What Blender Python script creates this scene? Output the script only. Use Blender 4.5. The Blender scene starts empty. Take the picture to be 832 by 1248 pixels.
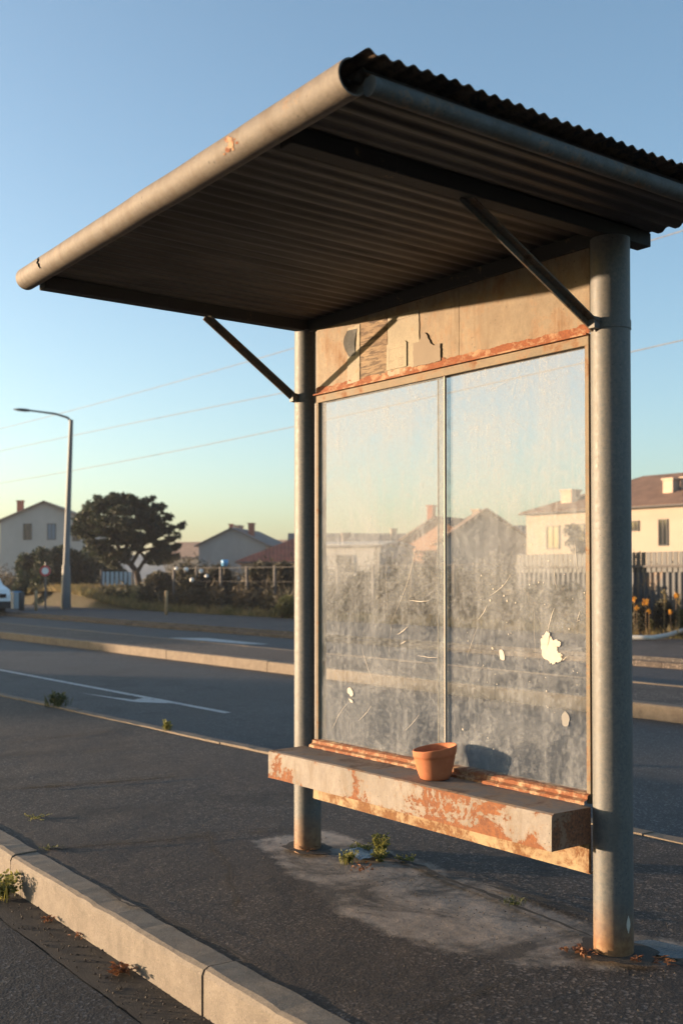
import bpy, math, random
from mathutils import Vector, Matrix
from mathutils import noise as mnoise
random.seed(7)
R = math.radians
PI = math.pi
scene = bpy.context.scene
COL = scene.collection
# ---------------------------------------------------------------- frame of reference
# world X runs along the road, Y away from the service road, Z up; the photographer stands at (0,0)
FP = 1330.0
CA, SA = 0.607, 0.795          # lateral axis of the view in world X, Y
EYE = 1.2
HOR = 703.0

def LD(L, D, z=0.0):
    return Vector((CA*L - SA*D, SA*L + CA*D, z))

def at_depth(px, D, z=0.0):
    return LD((px-416)/FP*D, D, z)

def on_ground(px, py, z=0.0):
    D = FP*(EYE-z)/(py-HOR)
    return at_depth(px, D, z)

def on_wall(px, py, Y):
    s = (px-416)/FP
    D = Y/(CA + SA*s)
    p = LD(s*D, D, EYE - (py-HOR)*D/FP)
    return p

def x_on(px, Y):
    return on_wall(px, HOR, Y).x

YAW = math.atan2(SA, CA)

# ---------------------------------------------------------------- mesh builder
class MB:
    def __init__(s):
        s.v = []; s.f = []; s.sm = []; s.mi = []
        s.m = 0
    def add(s, vs, fs, smooth=False):
        b = len(s.v)
        s.v += [tuple(v) for v in vs]
        for f in fs:
            s.f.append(tuple(i+b for i in f)); s.sm.append(smooth); s.mi.append(s.m)
        return s
    def box(s, x0, x1, y0, y1, z0, z1):
        vs = [(x0,y0,z0),(x1,y0,z0),(x1,y1,z0),(x0,y1,z0),(x0,y0,z1),(x1,y0,z1),(x1,y1,z1),(x0,y1,z1)]
        return s.add(vs, [(0,3,2,1),(4,5,6,7),(0,1,5,4),(1,2,6,5),(2,3,7,6),(3,0,4,7)])
    def hexa(s, vs):
        return s.add(vs, [(0,3,2,1),(4,5,6,7),(0,1,5,4),(1,2,6,5),(2,3,7,6),(3,0,4,7)])
    def prism(s, poly, axis_vec):
        n = len(poly); a = Vector(axis_vec)
        vs = [Vector(p) for p in poly] + [Vector(p)+a for p in poly]
        fs = [tuple(range(n))[::-1], tuple(range(n, 2*n))]
        for i in range(n):
            j = (i+1) % n
            fs.append((i, j, n+j, n+i))
        return s.add(vs, fs)
    def tube(s, pts, rad, seg=16, caps=True, smooth=True):
        pts = [Vector(p) for p in pts]
        rads = rad if isinstance(rad, (list, tuple)) else [rad]*len(pts)
        vs = []; fs = []
        ref = None
        for i, p in enumerate(pts):
            if i == 0: t = pts[1]-p
            elif i == len(pts)-1: t = p-pts[i-1]
            else: t = pts[i+1]-pts[i-1]
            t.normalize()
            if ref is None:
                ref = t.orthogonal().normalized()
            u = (ref - t*ref.dot(t)).normalized(); ref = u
            w = t.cross(u)
            for k in range(seg):
                a = 2*PI*k/seg
                vs.append(p + (u*math.cos(a)+w*math.sin(a))*rads[i])
        for i in range(len(pts)-1):
            for k in range(seg):
                k2 = (k+1) % seg
                fs.append((i*seg+k, i*seg+k2, (i+1)*seg+k2, (i+1)*seg+k))
        s.add(vs, fs, smooth)
        if caps:
            b = len(vs)
            s.add(vs[:seg], [tuple(range(seg))[::-1]])
            s.add(vs[-seg:], [tuple(range(seg))])
        return s
    def lathe(s, prof, c=(0,0,0), seg=40, warp=None):
        vs = []; fs = []
        for (r, z) in prof:
            for k in range(seg):
                a = 2*PI*k/seg
                p = Vector((c[0]+r*math.cos(a), c[1]+r*math.sin(a), c[2]+z))
                if warp: p = warp(p)
                vs.append(p)
        for i in range(len(prof)-1):
            for k in range(seg):
                k2 = (k+1) % seg
                fs.append((i*seg+k, i*seg+k2, (i+1)*seg+k2, (i+1)*seg+k))
        return s.add(vs, fs, True)
    def grid(s, fn, nu, nv, smooth=True):
        vs = [fn(i/nu, j/nv) for i in range(nu+1) for j in range(nv+1)]
        fs = [(i*(nv+1)+j, (i+1)*(nv+1)+j, (i+1)*(nv+1)+j+1, i*(nv+1)+j+1) for i in range(nu) for j in range(nv)]
        return s.add(vs, fs, smooth)
    def build(s, name, mats, parent=None, loc=None, bevel=0, seg=2):
        me = bpy.data.meshes.new(name)
        org = Vector((0,0,0))
        if parent is not None and parent.get('_w'): org = Vector(parent['_o'])
        if loc is not None: org = Vector(loc)
        me.from_pydata([tuple(Vector(v)-org) for v in s.v], [], s.f)
        if not isinstance(mats, (list, tuple)): mats = [mats]
        for m in mats: me.materials.append(m)
        me.polygons.foreach_set('use_smooth', s.sm)
        me.polygons.foreach_set('material_index', s.mi)
        me.update()
        ob = bpy.data.objects.new(name, me)
        COL.objects.link(ob)
        if parent is not None:
            ob.parent = parent
            if parent.get('_w'): ob['_w'] = 1; ob['_o'] = parent['_o']
        elif loc is not None:
            ob.location = loc
        if bevel:
            md = ob.modifiers.new('bevel', 'BEVEL'); md.width = bevel; md.segments = seg; md.limit_method = 'ANGLE'; md.angle_limit = R(40)
        return ob

def tag(o, label=None, cat=None, group=None, kind=None):
    if label: o['label'] = label
    if cat: o['category'] = cat
    if group: o['group'] = group
    if kind: o['kind'] = kind
    return o

def thing(name, loc, label, cat, group=None, rz=0.0, world=True):
    o = bpy.data.objects.new(name, None); COL.objects.link(o)
    o.location = loc; o.rotation_euler = (0, 0, rz); o.empty_display_size = .1
    tag(o, label, cat, group)
    if world: o['_w'] = 1; o['_o'] = tuple(loc)
    return o

def copy_tree(o, parent=None):
    c = o.copy(); COL.objects.link(c)
    if parent is not None: c.parent = parent
    for ch in list(o.children): copy_tree(ch, c)
    return c

# ---------------------------------------------------------------- materials
class NT:
    def __init__(s, name):
        s.mat = bpy.data.materials.new(name); s.mat.use_nodes = True
        s.t = s.mat.node_tree; s.t.nodes.clear()
        s.out = s.n('ShaderNodeOutputMaterial')
        s._co = None
    def n(s, typ, **kw):
        nd = s.t.nodes.new(typ)
        for k, v in kw.items(): setattr(nd, k, v)
        return nd
    def l(s, a, b): s.t.links.new(a, b)
    def setin(s, sock, v):
        if v is None: return
        if hasattr(v, 'is_linked') or isinstance(v, bpy.types.NodeSocket): s.l(v, sock)
        else:
            if isinstance(v, (tuple, list)) and len(v) == 3 and sock.type == 'RGBA': v = (*v, 1)
            sock.default_value = v
    def co(s, scale=(1,1,1), rot=(0,0,0)):
        if s._co is None: s._co = s.n('ShaderNodeTexCoord').outputs['Object']
        if scale == (1,1,1) and rot == (0,0,0): return s._co
        m = s.n('ShaderNodeMapping'); m.inputs['Scale'].default_value = scale; m.inputs['Rotation'].default_value = rot
        s.l(s._co, m.inputs[0]); return m.outputs[0]
    def noise(s, scale, detail=4, rough=.6, dist=0, co=None):
        nd = s.n('ShaderNodeTexNoise'); nd.inputs['Scale'].default_value = scale
        nd.inputs['Detail'].default_value = detail; nd.inputs['Roughness'].default_value = rough
        nd.inputs['Distortion'].default_value = dist
        s.l(co if co is not None else s.co(), nd.inputs['Vector']); return nd.outputs[0]
    def voro(s, scale, feature='F1', co=None, out=0):
        nd = s.n('ShaderNodeTexVoronoi', feature=feature); nd.inputs['Scale'].default_value = scale
        s.l(co if co is not None else s.co(), nd.inputs['Vector']); return nd.outputs[out]
    def ramp(s, fac, lo, hi, a=0., b=1.):
        nd = s.n('ShaderNodeMapRange'); nd.inputs[1].default_value = lo; nd.inputs[2].default_value = hi
        nd.inputs[3].default_value = a; nd.inputs[4].default_value = b
        s.l(fac, nd.inputs[0]); return nd.outputs[0]
    def math(s, op, a, b=None, clamp=False):
        nd = s.n('ShaderNodeMath', operation=op); nd.use_clamp = clamp
        s.setin(nd.inputs[0], a); s.setin(nd.inputs[1], b) if b is not None else None
        return nd.outputs[0]
    def mix(s, fac, a, b, blend='MIX'):
        nd = s.n('ShaderNodeMix', data_type='RGBA', blend_type=blend)
        s.setin(nd.inputs[0], fac); s.setin(nd.inputs[6], a); s.setin(nd.inputs[7], b); return nd.outputs[2]
    def sep(s, co=None):
        nd = s.n('ShaderNodeSeparateXYZ'); s.l(co if co is not None else s.co(), nd.inputs[0]); return nd.outputs
    def bump(s, h, strength=.3, dist=.01):
        nd = s.n('ShaderNodeBump'); nd.inputs['Strength'].default_value = strength; nd.inputs['Distance'].default_value = dist
        s.l(h, nd.inputs['Height']); return nd.outputs[0]
    def pbr(s, col, rough=.7, metal=0., normal=None, spec=None):
        p = s.n('ShaderNodeBsdfPrincipled')
        s.setin(p.inputs['Base Color'], col); s.setin(p.inputs['Roughness'], rough); s.setin(p.inputs['Metallic'], metal)
        if spec is not None: s.setin(p.inputs['Specular IOR Level'], spec)
        if normal is not None: s.l(normal, p.inputs['Normal'])
        s.l(p.outputs[0], s.out.inputs[0]); return p

def simple(name, col, rough=.7, metal=0, var=.25, scale=6, bump=.15, spec=None):
    k = NT(name)
    n1 = k.noise(scale, 5, .65)
    c = k.mix(k.ramp(n1, .3, .7), tuple(x*(1-var) for x in col), tuple(min(1, x*(1+var)) for x in col))
    k.pbr(c, rough, metal, k.bump(k.noise(scale*6, 3), bump, .01) if bump else None, spec)
    return k.mat

def asphalt(name, base, warm=1.0, patch=False, fine=240, bd=.006, bs=.9, rough=.85):
    base = tuple(x*.50 for x in base)
    k = NT(name)
    big = k.noise(.7, 5, .6); mid = k.noise(5, 5, .65); f = k.noise(fine, 2, .7)
    vo = k.voro(fine*.55)
    c = k.mix(k.ramp(big, .3, .7), tuple(x*.8 for x in base), tuple(x*1.25 for x in base))
    c = k.mix(k.ramp(mid, .35, .75, 0, .5), c, tuple(x*1.5 for x in base))
    vc = k.sep(k.voro(fine*1.1, out=1))[0]
    c = k.mix(k.ramp(vc, .45, 1, 0, .9), c, tuple(x*2.9 for x in base))
    c = k.mix(k.ramp(k.sep(k.voro(fine*.7, out=1))[1], .6, 1, 0, .75), c, tuple(x*.3 for x in base))
    c = k.mix(k.ramp(k.sep(k.voro(fine*.55, out=1))[2], .88, .93, 0, .9), c, tuple(min(1, x*5.5) for x in base))
    # pale stones in the mix
    sp = k.ramp(k.noise(fine*.8, 1, .5), .66, .74, 0, .8)
    c = k.mix(sp, c, tuple(min(1, x*4.2) for x in base))
    c = k.mix(k.ramp(k.noise(1.7, 6, .7, .5), .52, .66, 0, .75), c, tuple(x*.5 for x in base))
    c = k.mix(k.ramp(k.noise(.45, 4, .6, .8), .5, .62, 0, .5), c, tuple(x*y for x, y in zip(base, (1.6,1.45,1.35))))
    if patch:
        at = k.n('ShaderNodeAttribute', attribute_name='old_concrete').outputs['Fac']
        e = k.math('ADD', at, k.math('MULTIPLY', k.math('SUBTRACT', k.noise(4.5, 8, .72), .5), 1.1))
        e = k.ramp(e, .40, .62)
        cc = k.mix(k.ramp(k.noise(9, 6, .7), .3, .7), (.15,.125,.104), (.31,.26,.215))
        cc = k.mix(k.ramp(k.noise(2.6, 6, .7, .6), .47, .60, 0, .9), cc, (.04,.034,.029))
        cc = k.mix(k.ramp(k.noise(150, 2), .6, .7, 0, .5), cc, (.05,.04,.035))
        c = k.mix(e, c, cc)
        vo = k.math('MULTIPLY', vo, k.ramp(e, 0, 1, 1, .35))
    sp = k.math('MULTIPLY', k.ramp(k.voro(2.3, co=k.co((1,1,.01))), .035, .05, .7, 0), k.ramp(k.noise(.9, 2), .45, .5))
    c = k.mix(sp, c, tuple(x*.45 for x in base))
    h = k.math('ADD', k.math('MULTIPLY', vo, .8), f)
    nb = k.bump(h, bs, bd)
    nd = k.n('ShaderNodeBump'); nd.inputs['Strength'].default_value = .35; nd.inputs['Distance'].default_value = .02
    k.l(mid, nd.inputs['Height']); k.l(nb, nd.inputs['Normal'])
    k.pbr(c, rough, 0, nd.outputs[0], .35)
    return k.mat

M = {}
M['pavement'] = None
M['service'] = asphalt('service_road_asphalt', (.026, .028, .031), bs=.4, fine=190, bd=.003)
M['pavement'] = asphalt('pavement_asphalt', (.047, .0395, .035), patch=True, bs=.28, fine=210, bd=.003)
M['road'] = asphalt('road_asphalt', (.046, .046, .047), bd=.004, bs=.55, fine=180, rough=.7)
M['median'] = asphalt('median_surface', (.085, .07, .06), bs=.5, fine=120)
M['sidewalk'] = asphalt('far_sidewalk_surface', (.075, .068, .066), bs=.5, fine=120)

def concrete(name, base, stain=(.1, .08, .06), sc=1.0, amt=.55, bs=.4):
    base = tuple(x*y for x, y in zip(base, (.57,.56,.54))); stain = tuple(x*.7 for x in stain)
    k = NT(name)
    a = k.noise(2.2*sc, 6, .7); b = k.noise(14*sc, 5, .7); f = k.noise(160*sc, 3, .7)
    c = k.mix(k.ramp(b, .3, .7), tuple(x*.78 for x in base), tuple(x*1.18 for x in base))
    c = k.mix(k.ramp(a, .5, .72, 0, amt), c, stain)
    c = k.mix(k.ramp(f, .52, .7, 0, .7), c, tuple(x*.5 for x in base))
    c = k.mix(k.ramp(k.noise(210*sc, 2), .62, .7, 0, .7), c, tuple(min(1,x*1.7) for x in base))
    c = k.mix(k.ramp(k.noise(5*sc, 7, .75, .8), .53, .66, 0, .65), c, tuple(x*.55 for x in base))
    c = k.mix(k.ramp(k.voro(60*sc), .0, .12, .6, 0), c, tuple(x*.35 for x in base))
    h = k.math('ADD', k.math('MULTIPLY', f, .5), b)
    k.pbr(c, .85, 0, k.bump(h, bs, .006), .3)
    return k.mat
M['kerb'] = concrete('kerb_concrete', (.27, .24, .205), (.16, .13, .10))
M['gutter'] = concrete('gutter_concrete', (.075, .066, .057), (.04, .034, .03), bs=.6)
M['footing'] = concrete('footing_concrete', (.17, .145, .12), (.045, .038, .032), 1.3, .95, .6)
M['medkerb'] = concrete('median_kerb_concrete', (.27, .225, .18), (.13, .10, .08))

def post_metal():
    k = NT('galvanised_post')
    f = k.noise(90, 4, .7); m = k.noise(9, 5, .7); st = k.noise(14, 4, .7, co=k.co((1,1,.12)))
    c = k.mix(k.ramp(f, .35, .7), (.068,.078,.083), (.142,.138,.127))
    c = k.mix(k.ramp(m, .45, .7, 0, .5), c, (.075,.075,.07))
    c = k.mix(k.ramp(st, .5, .75, 0, .4), c, (.06,.056,.048))
    c = k.mix(k.math('MULTIPLY', k.ramp(k.voro(60), .06, .16, .8, 0), k.ramp(k.noise(8,3), .4, .55)), c, (.035,.03,.025))
    z = k.sep()[2]
    zz = k.math('ADD', z, k.math('MULTIPLY', k.noise(12, 5, .7), .12))
    rust = k.ramp(zz, .10, .24, 1, 0)
    rc = k.mix(k.ramp(k.noise(40, 4), .35, .65), (.12,.055,.022), (.21,.12,.055))
    c = k.mix(rust, c, rc)
    k.pbr(c, k.ramp(f, .3, .7, .5, .72), .25, k.bump(k.math('ADD', f, m), .25, .002))
    return k.mat
M['post'] = post_metal()

def rusty(name, paint, rust_a, rust_b, lo, hi, sc=5, metal=0., rough=.75, grime=.4, streak=0, pits=0, edges=None):
    paint = tuple(x*.76 for x in paint); rust_a = tuple(x*.62 for x in rust_a); rust_b = tuple(x*.62 for x in rust_b)
    k = NT(name)
    n1 = k.noise(sc, 8, .72, .4); n2 = k.noise(sc*9, 5, .7); n3 = k.noise(sc*.6, 3)
    m = k.math('ADD', n1, k.math('MULTIPLY', k.math('SUBTRACT', n2, .5), .22))
    if streak:
        m = k.math('ADD', m, k.math('MULTIPLY', k.math('SUBTRACT', k.noise(streak, 5, .7, co=k.co((1,1,.08))), .5), .5))
    if edges:
        z = k.sep()[2]; d = k.math('MINIMUM', k.math('SUBTRACT', z, edges[0]), k.math('SUBTRACT', edges[1], z))
        m = k.math('ADD', m, k.ramp(d, 0, .018, .06, 0))
        m = k.math('ADD', m, k.ramp(k.math('ABSOLUTE', k.math('ADD', k.sep()[0], -.35)), 0, .55, .06, -.025))
    fac = k.ramp(m, lo, hi)
    p = k.mix(k.ramp(n2, .3, .7), tuple(x*.82 for x in paint), tuple(min(1, x*1.12) for x in paint))
    p = k.mix(k.ramp(n3, .45, .7, 0, grime), p, tuple(x*.45 for x in paint))
    r = k.mix(k.ramp(n2, .35, .65), rust_a, rust_b)
    edge = k.ramp(m, lo-.05, lo)
    p = k.mix(k.math('MULTIPLY', edge, .5), p, (.20, .12, .06))
    if pits:
        pm = k.math('MULTIPLY', k.ramp(k.voro(pits), .08, .2, .85, 0), k.ramp(k.noise(6, 3), .42, .55))
        p = k.mix(pm, p, tuple(x*.25 for x in paint))
        p = k.mix(k.ramp(k.noise(9, 7, .78, .6, co=k.co((1.6,1,.5), (0,.4,0))), .46, .68, 0, .8), p, tuple(x*y for x, y in zip(paint, (.55,.46,.35))))
        p = k.mix(k.ramp(k.noise(120, 3, .7), .5, .75, 0, .5), p, tuple(x*.6 for x in paint))
    c = k.mix(fac, p, r)
    k.pbr(c, k.math('ADD', k.math('MULTIPLY', fac, .15), rough), metal, k.bump(k.math('ADD', n2, k.math('MULTIPLY', fac, -.6)), .45, .003))
    return k.mat
M['bench'] = rusty('bench_flaking_paint', (.26,.232,.20), (.33,.12,.036), (.18,.065,.028), .535, .555, 6.5, grime=.7, pits=60, edges=(.356,.472))
M['bench_top'] = rusty('bench_worn_top', (.17,.14,.12), (.15,.075,.04), (.09,.05,.035), .5, .62, 6, grime=.6)
M['bench_end'] = rusty('bench_end_rust', (.30,.15,.09), (.42,.14,.05), (.10,.045,.025), .47, .54, 11)
M['rail'] = rusty('lower_rail_rust', (.36,.27,.14), (.27,.13,.04), (.18,.07,.025), .47, .56, 9)
M['rustrail'] = rusty('rust_angle', (.42,.22,.10), (.33,.10,.028), (.20,.06,.022), .42, .52, 16)
M['sill'] = rusty('rust_sill', (.45,.27,.14), (.36,.12,.035), (.19,.06,.025), .44, .52, 22)
M['tube'] = rusty('front_tube_paint', (.175,.152,.125), (.24,.11,.05), (.16,.075,.04), .68, .74, 7, grime=.25, pits=38)
M['sidetube'] = rusty('side_tube_metal', (.11,.12,.12), (.16,.09,.05), (.1,.06,.04), .6, .75, 12, .2, pits=50)
M['soffit'] = rusty('soffit_sheet_metal', (.034,.031,.027), (.034,.024,.018), (.024,.018,.014), .45, .75, 3, .1, .8, .5, 9)
M['beam'] = rusty('dark_steel_beam', (.022,.021,.019), (.05,.03,.02), (.03,.02,.015), .68, .78, 8, .2)
M['corr'] = rusty('roof_corrugated_sheet', (.035,.033,.032), (.05,.03,.022), (.03,.022,.018), .5, .62, 5)
M['brace'] = rusty('brace_steel', (.11,.10,.085), (.13,.07,.04), (.08,.05,.03), .55, .65, 14, .2)
M['fascia'] = rusty('fascia_panel_paint', (.245,.19,.118), (.25,.12,.045), (.17,.085,.035), .56, .80, 4.5, grime=.5, streak=22, pits=45)
M['frame'] = rusty('window_frame_paint', (.20,.155,.095), (.28,.13,.05), (.2,.09,.04), .56, .66, 16)
M['darkframe'] = simple('dark_frame', (.05,.045,.04), .6, .2)
M['mullion'] = simple('mullion_seal', (.22,.20,.165), .55, 0, .2, 30)
M['paper'] = rusty('yellowed_notice_paper', (.30,.265,.185), (.45,.33,.18), (.4,.3,.17), .62, .75, 14)
M['paper2'] = simple('plain_tan_paper', (.155,.125,.09), .8, 0, .08, 10, .05)
M['ink'] = simple('faded_ink', (.16,.13,.09), .8, 0, .2, 60, 0)
M['flake'] = simple('white_sticker_residue', (.42,.39,.33), .8, 0, .1, 60, .3)
M['flake2'] = simple('grey_sticker_residue', (.19,.19,.18), .8, 0, .1, 60, .3)

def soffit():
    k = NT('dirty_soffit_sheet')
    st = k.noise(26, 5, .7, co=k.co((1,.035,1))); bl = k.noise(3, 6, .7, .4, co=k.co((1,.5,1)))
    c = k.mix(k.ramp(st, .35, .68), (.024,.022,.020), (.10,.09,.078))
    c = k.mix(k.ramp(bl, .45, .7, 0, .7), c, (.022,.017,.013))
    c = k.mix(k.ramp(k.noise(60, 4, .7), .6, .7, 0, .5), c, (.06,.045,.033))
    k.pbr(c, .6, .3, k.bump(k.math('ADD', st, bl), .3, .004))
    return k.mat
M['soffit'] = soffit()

def brickpaper():
    k = NT('slatted_panel')
    l1 = k.noise(70, 4, .7, .3, co=k.co((.22,1,1))); l2 = k.noise(130, 3, .6, co=k.co((.12,1,1)))
    c = k.mix(k.ramp(l1, .42, .56), (.055,.036,.022), (.19,.135,.08))
    c = k.mix(k.ramp(l2, .5, .62, 0, .7), c, (.24,.18,.11))
    c = k.mix(k.ramp(k.noise(9, 5, .7), .45, .65, 0, .6), c, (.11,.07,.04))
    k.pbr(c, .85, 0, k.bump(l1, .5, .003))
    return k.mat
M['slat'] = brickpaper()

def glass_dirty():
    k = NT('dusty_glass')
    big = k.noise(2.4, 8, .78, 1.2); fine = k.noise(55, 5, .75); spk = k.noise(160, 2, .6)
    strk = k.noise(15, 6, .75, .5, co=k.co((1,1,.07)))
    ang = k.noise(16, 4, .7, 1.5, co=k.co((1,1,.25), (0,.5,0)))
    z = k.sep()[2]
    low = k.ramp(z, 1.1, 1.9, 0, .14)
    f = k.math('ADD', k.ramp(big, .42, .64, .05, .22), k.ramp(strk, .50, .72, 0, .15))
    f = k.math('ADD', f, k.ramp(fine, .48, .70, 0, .17))
    f = k.math('ADD', f, k.ramp(ang, .55, .75, 0, .12))
    f = k.math('ADD', f, k.ramp(spk, .64, .72, 0, .22))
    sc = k.math('MULTIPLY', k.ramp(k.voro(9, 'DISTANCE_TO_EDGE', co=k.co((1,1,.6), (0,.4,0))), 0, .012, 1, 0), k.ramp(k.noise(3,3), .5, .6, 0, .18))
    f = k.math('ADD', f, sc)
    f = k.math('ADD', f, low, True)
    tr = k.n('ShaderNodeBsdfTransparent'); tr.inputs[0].default_value = (.95,.96,.95,1)
    df = k.n('ShaderNodeBsdfDiffuse'); df.inputs[0].default_value = (.33,.35,.37,1)
    m1 = k.n('ShaderNodeMixShader'); k.l(f, m1.inputs[0]); k.l(tr.outputs[0], m1.inputs[1]); k.l(df.outputs[0], m1.inputs[2])
    k.l(m1.outputs[0], k.out.inputs[0])
    return k.mat
M['glass'] = glass_dirty()

def terracotta():
    k = NT('terracotta')
    a = k.noise(18, 5, .7); f = k.noise(160, 3)
    c = k.mix(k.ramp(a, .3, .7), (.30,.095,.04), (.39,.14,.062))
    c = k.mix(k.ramp(f, .6, .75, 0, .4), c, (.5,.27,.16))
    k.pbr(c, .8, 0, k.bump(f, .2, .002), .3)
    return k.mat
M['pot'] = terracotta()

def leafmat(name, a, b, c3=None, sc=1.2, trans=.3):
    k = NT(name)
    n1 = k.noise(sc, 3, .6); n2 = k.noise(sc*12, 2)
    c = k.mix(k.ramp(n1, .38, .62), a, b)
    if c3: c = k.mix(k.ramp(n2, .52, .68), c, c3)
    d = k.n('ShaderNodeBsdfPrincipled'); d.inputs['Roughness'].default_value = .7
    k.l(c, d.inputs['Base Color'])
    t = k.n('ShaderNodeBsdfTranslucent'); k.l(c, t.inputs[0])
    m = k.n('ShaderNodeMixShader'); m.inputs[0].default_value = trans
    k.l(d.outputs[0], m.inputs[1]); k.l(t.outputs[0], m.inputs[2]); k.l(m.outputs[0], k.out.inputs[0])
    return k.mat
M['pine'] = leafmat('pine_needles', (.010,.022,.010), (.024,.036,.014), (.05,.046,.018))
M['hedge'] = leafmat('dark_hedge_leaves', (.016,.028,.014), (.03,.045,.02))
M['scrub'] = leafmat('dry_scrub', (.062,.048,.026), (.026,.030,.014), (.10,.07,.035), .35)
M['scrubdark'] = leafmat('dark_scrub', (.022,.027,.013), (.04,.034,.018), (.06,.045,.024), .5)
M['drygrass'] = leafmat('dry_grass', (.27,.20,.09), (.12,.12,.045), (.34,.25,.11), .5, .4)
M['bushgreen'] = leafmat('olive_bush', (.07,.085,.025), (.12,.11,.035), None, .8)
M['weed'] = leafmat('weed_leaves', (.15,.16,.04), (.22,.20,.055), (.08,.10,.025), 30, .4)
M['weeddark'] = leafmat('dark_weed_leaves', (.045,.06,.022), (.08,.09,.03), None, 30, .3)
M['yellow'] = leafmat('yellow_flowers', (.65,.38,.04), (.55,.25,.03), None, 5, .3)
M['deadleaf'] = leafmat('dead_leaves', (.14,.05,.025), (.22,.09,.035), (.28,.15,.05), 25, .2)
M['bark'] = simple('bark', (.045,.032,.024), .95, 0, .4, 8, .6)
M['twig'] = simple('dry_twig', (.13,.09,.05), .9, 0, .3, 20)
M['lamppole'] = simple('lamp_pole_steel', (.10,.105,.105), .55, .2, .12, 4)
M['white'] = simple('white_paint', (.72,.72,.70), .5, 0, .05, 3, .03)
M['vanwhite'] = simple('white_car_paint', (.74,.75,.76), .3, 0, .03, 2, 0)
M['rubber'] = simple('rubber', (.02,.02,.02), .9)
M['darkglass'] = simple('dark_window_glass', (.02,.024,.028), .08, 0, .1, 2, 0, .6)
M['blueglass'] = simple('shutter_blue', (.13,.19,.24), .5, 0, .1, 3)
M['black'] = simple('black_trim', (.02,.02,.02), .6)
M['red'] = simple('sign_red', (.5,.03,.03), .5, 0, .05, 5, 0)
M['wire'] = simple('cable', (.16,.16,.16), .7)
M['greywall'] = simple('grey_render_wall', (.30,.285,.27), .9, 0, .12, .5, .1)
M['taupewall'] = simple('taupe_render_wall', (.44,.40,.355), .9, 0, .1, .6, .1)
M['creamwall'] = simple('cream_render_wall', (.31,.27,.22), .9, 0, .06, .6, .1)
M['peachwall'] = simple('peach_render_wall', (.34,.19,.125), .9, 0, .1, .6, .1)
M['whitewall'] = simple('pale_render_wall', (.40,.39,.37), .9, 0, .06, .6, .1)
def tiles(name, a):
    k = NT(name)
    w = k.n('ShaderNodeTexWave'); w.inputs['Scale'].default_value = 1.3; w.inputs['Distortion'].default_value = .6
    w.wave_profile = 'SIN'; w.bands_direction = 'X'; k.l(k.co(), w.inputs[0])
    c = k.mix(k.ramp(k.noise(1.5, 6, .75), .3, .7), tuple(x*.6 for x in a), tuple(x*1.3 for x in a))
    k.pbr(c, .9, 0, k.bump(w.outputs[1], .5, .08))
    return k.mat
M['roofbrown'] = tiles('brown_roof_tiles', (.16,.095,.065))
M['roofred'] = tiles('red_roof_tiles', (.22,.06,.035))
M['rooftan'] = tiles('tan_roof_tiles', (.30,.20,.14))
M['roofgrey'] = tiles('grey_roof_tiles', (.15,.13,.12))
M['chimney'] = simple('chimney_render', (.40,.31,.24), .9, 0, .2, 2)
M['chimneyred'] = simple('chimney_brick', (.28,.10,.06), .9, 0, .2, 2)
M['sheetfence'] = rusty('corrugated_fence_sheet', (.06,.068,.08), (.10,.075,.06), (.07,.055,.05), .62, .72, 1.2, .2, .6, .5)
M['slatfence'] = simple('fence_slats', (.035,.04,.045), .6, .2, .2, 3)
M['fencepost'] = simple('concrete_fence_post', (.085,.08,.078), .9, 0, .15, 4)
M['paleblue'] = simple('pale_sheet_gate', (.36,.42,.44), .5, 0, .05, 4)
M['blue'] = simple('blue_plastic', (.12,.35,.62), .4, 0, .1, 4)
M['wood'] = simple('weathered_wood_post', (.42,.29,.16), .85, 0, .2, 20)
M['marking'] = None
def marking():
    k = NT('worn_road_paint')
    c = k.mix(k.ramp(k.noise(7, 6, .75), .52, .66), (.34,.36,.37), (.06,.065,.07))
    k.pbr(c, .7, 0, k.bump(k.noise(120,3), .5, .004))
    return k.mat
M['marking'] = marking()
M['wet'] = simple('dark_wet_sheet', (.03,.042,.05), .45, .1, .6, 14, .5)
M['silver'] = simple('crumpled_foil', (.10,.125,.15), .35, .5, .4, 20, .5)
M['hose'] = simple('pale_hose', (.55,.52,.47), .6, 0, .1, 6)
M['crack'] = simple('crack_dirt', (.012,.011,.010), 1, 0, .2, 60)
def hillmat():
    k = NT('scrub_hillside')
    c = k.mix(k.ramp(k.noise(.05, 6, .7), .35, .65), (.09,.12,.12), (.17,.19,.18))
    k.pbr(c, .95)
    return k.mat
M['hill'] = hillmat()
def dirt():
    k = NT('dirt_and_grass')
    c = k.mix(k.ramp(k.noise(.6, 8, .7), .35, .65), (.075,.06,.035), (.05,.055,.022))
    c = k.mix(k.ramp(k.noise(14, 5), .4, .7, 0, .6), c, (.12,.09,.05))
    k.pbr(c, .95, 0, k.bump(k.noise(12, 6), .8, .05))
    return k.mat
M['dirt'] = dirt()

# ================================================================ SETTING
def ynear(x): return 1.70 + (-2.9-x)*.020      # outer face of the near kerb
def yfar(x):  return 4.30 + (x+3.2)*.030       # road side of the pavement
RZ = -.15

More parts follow.
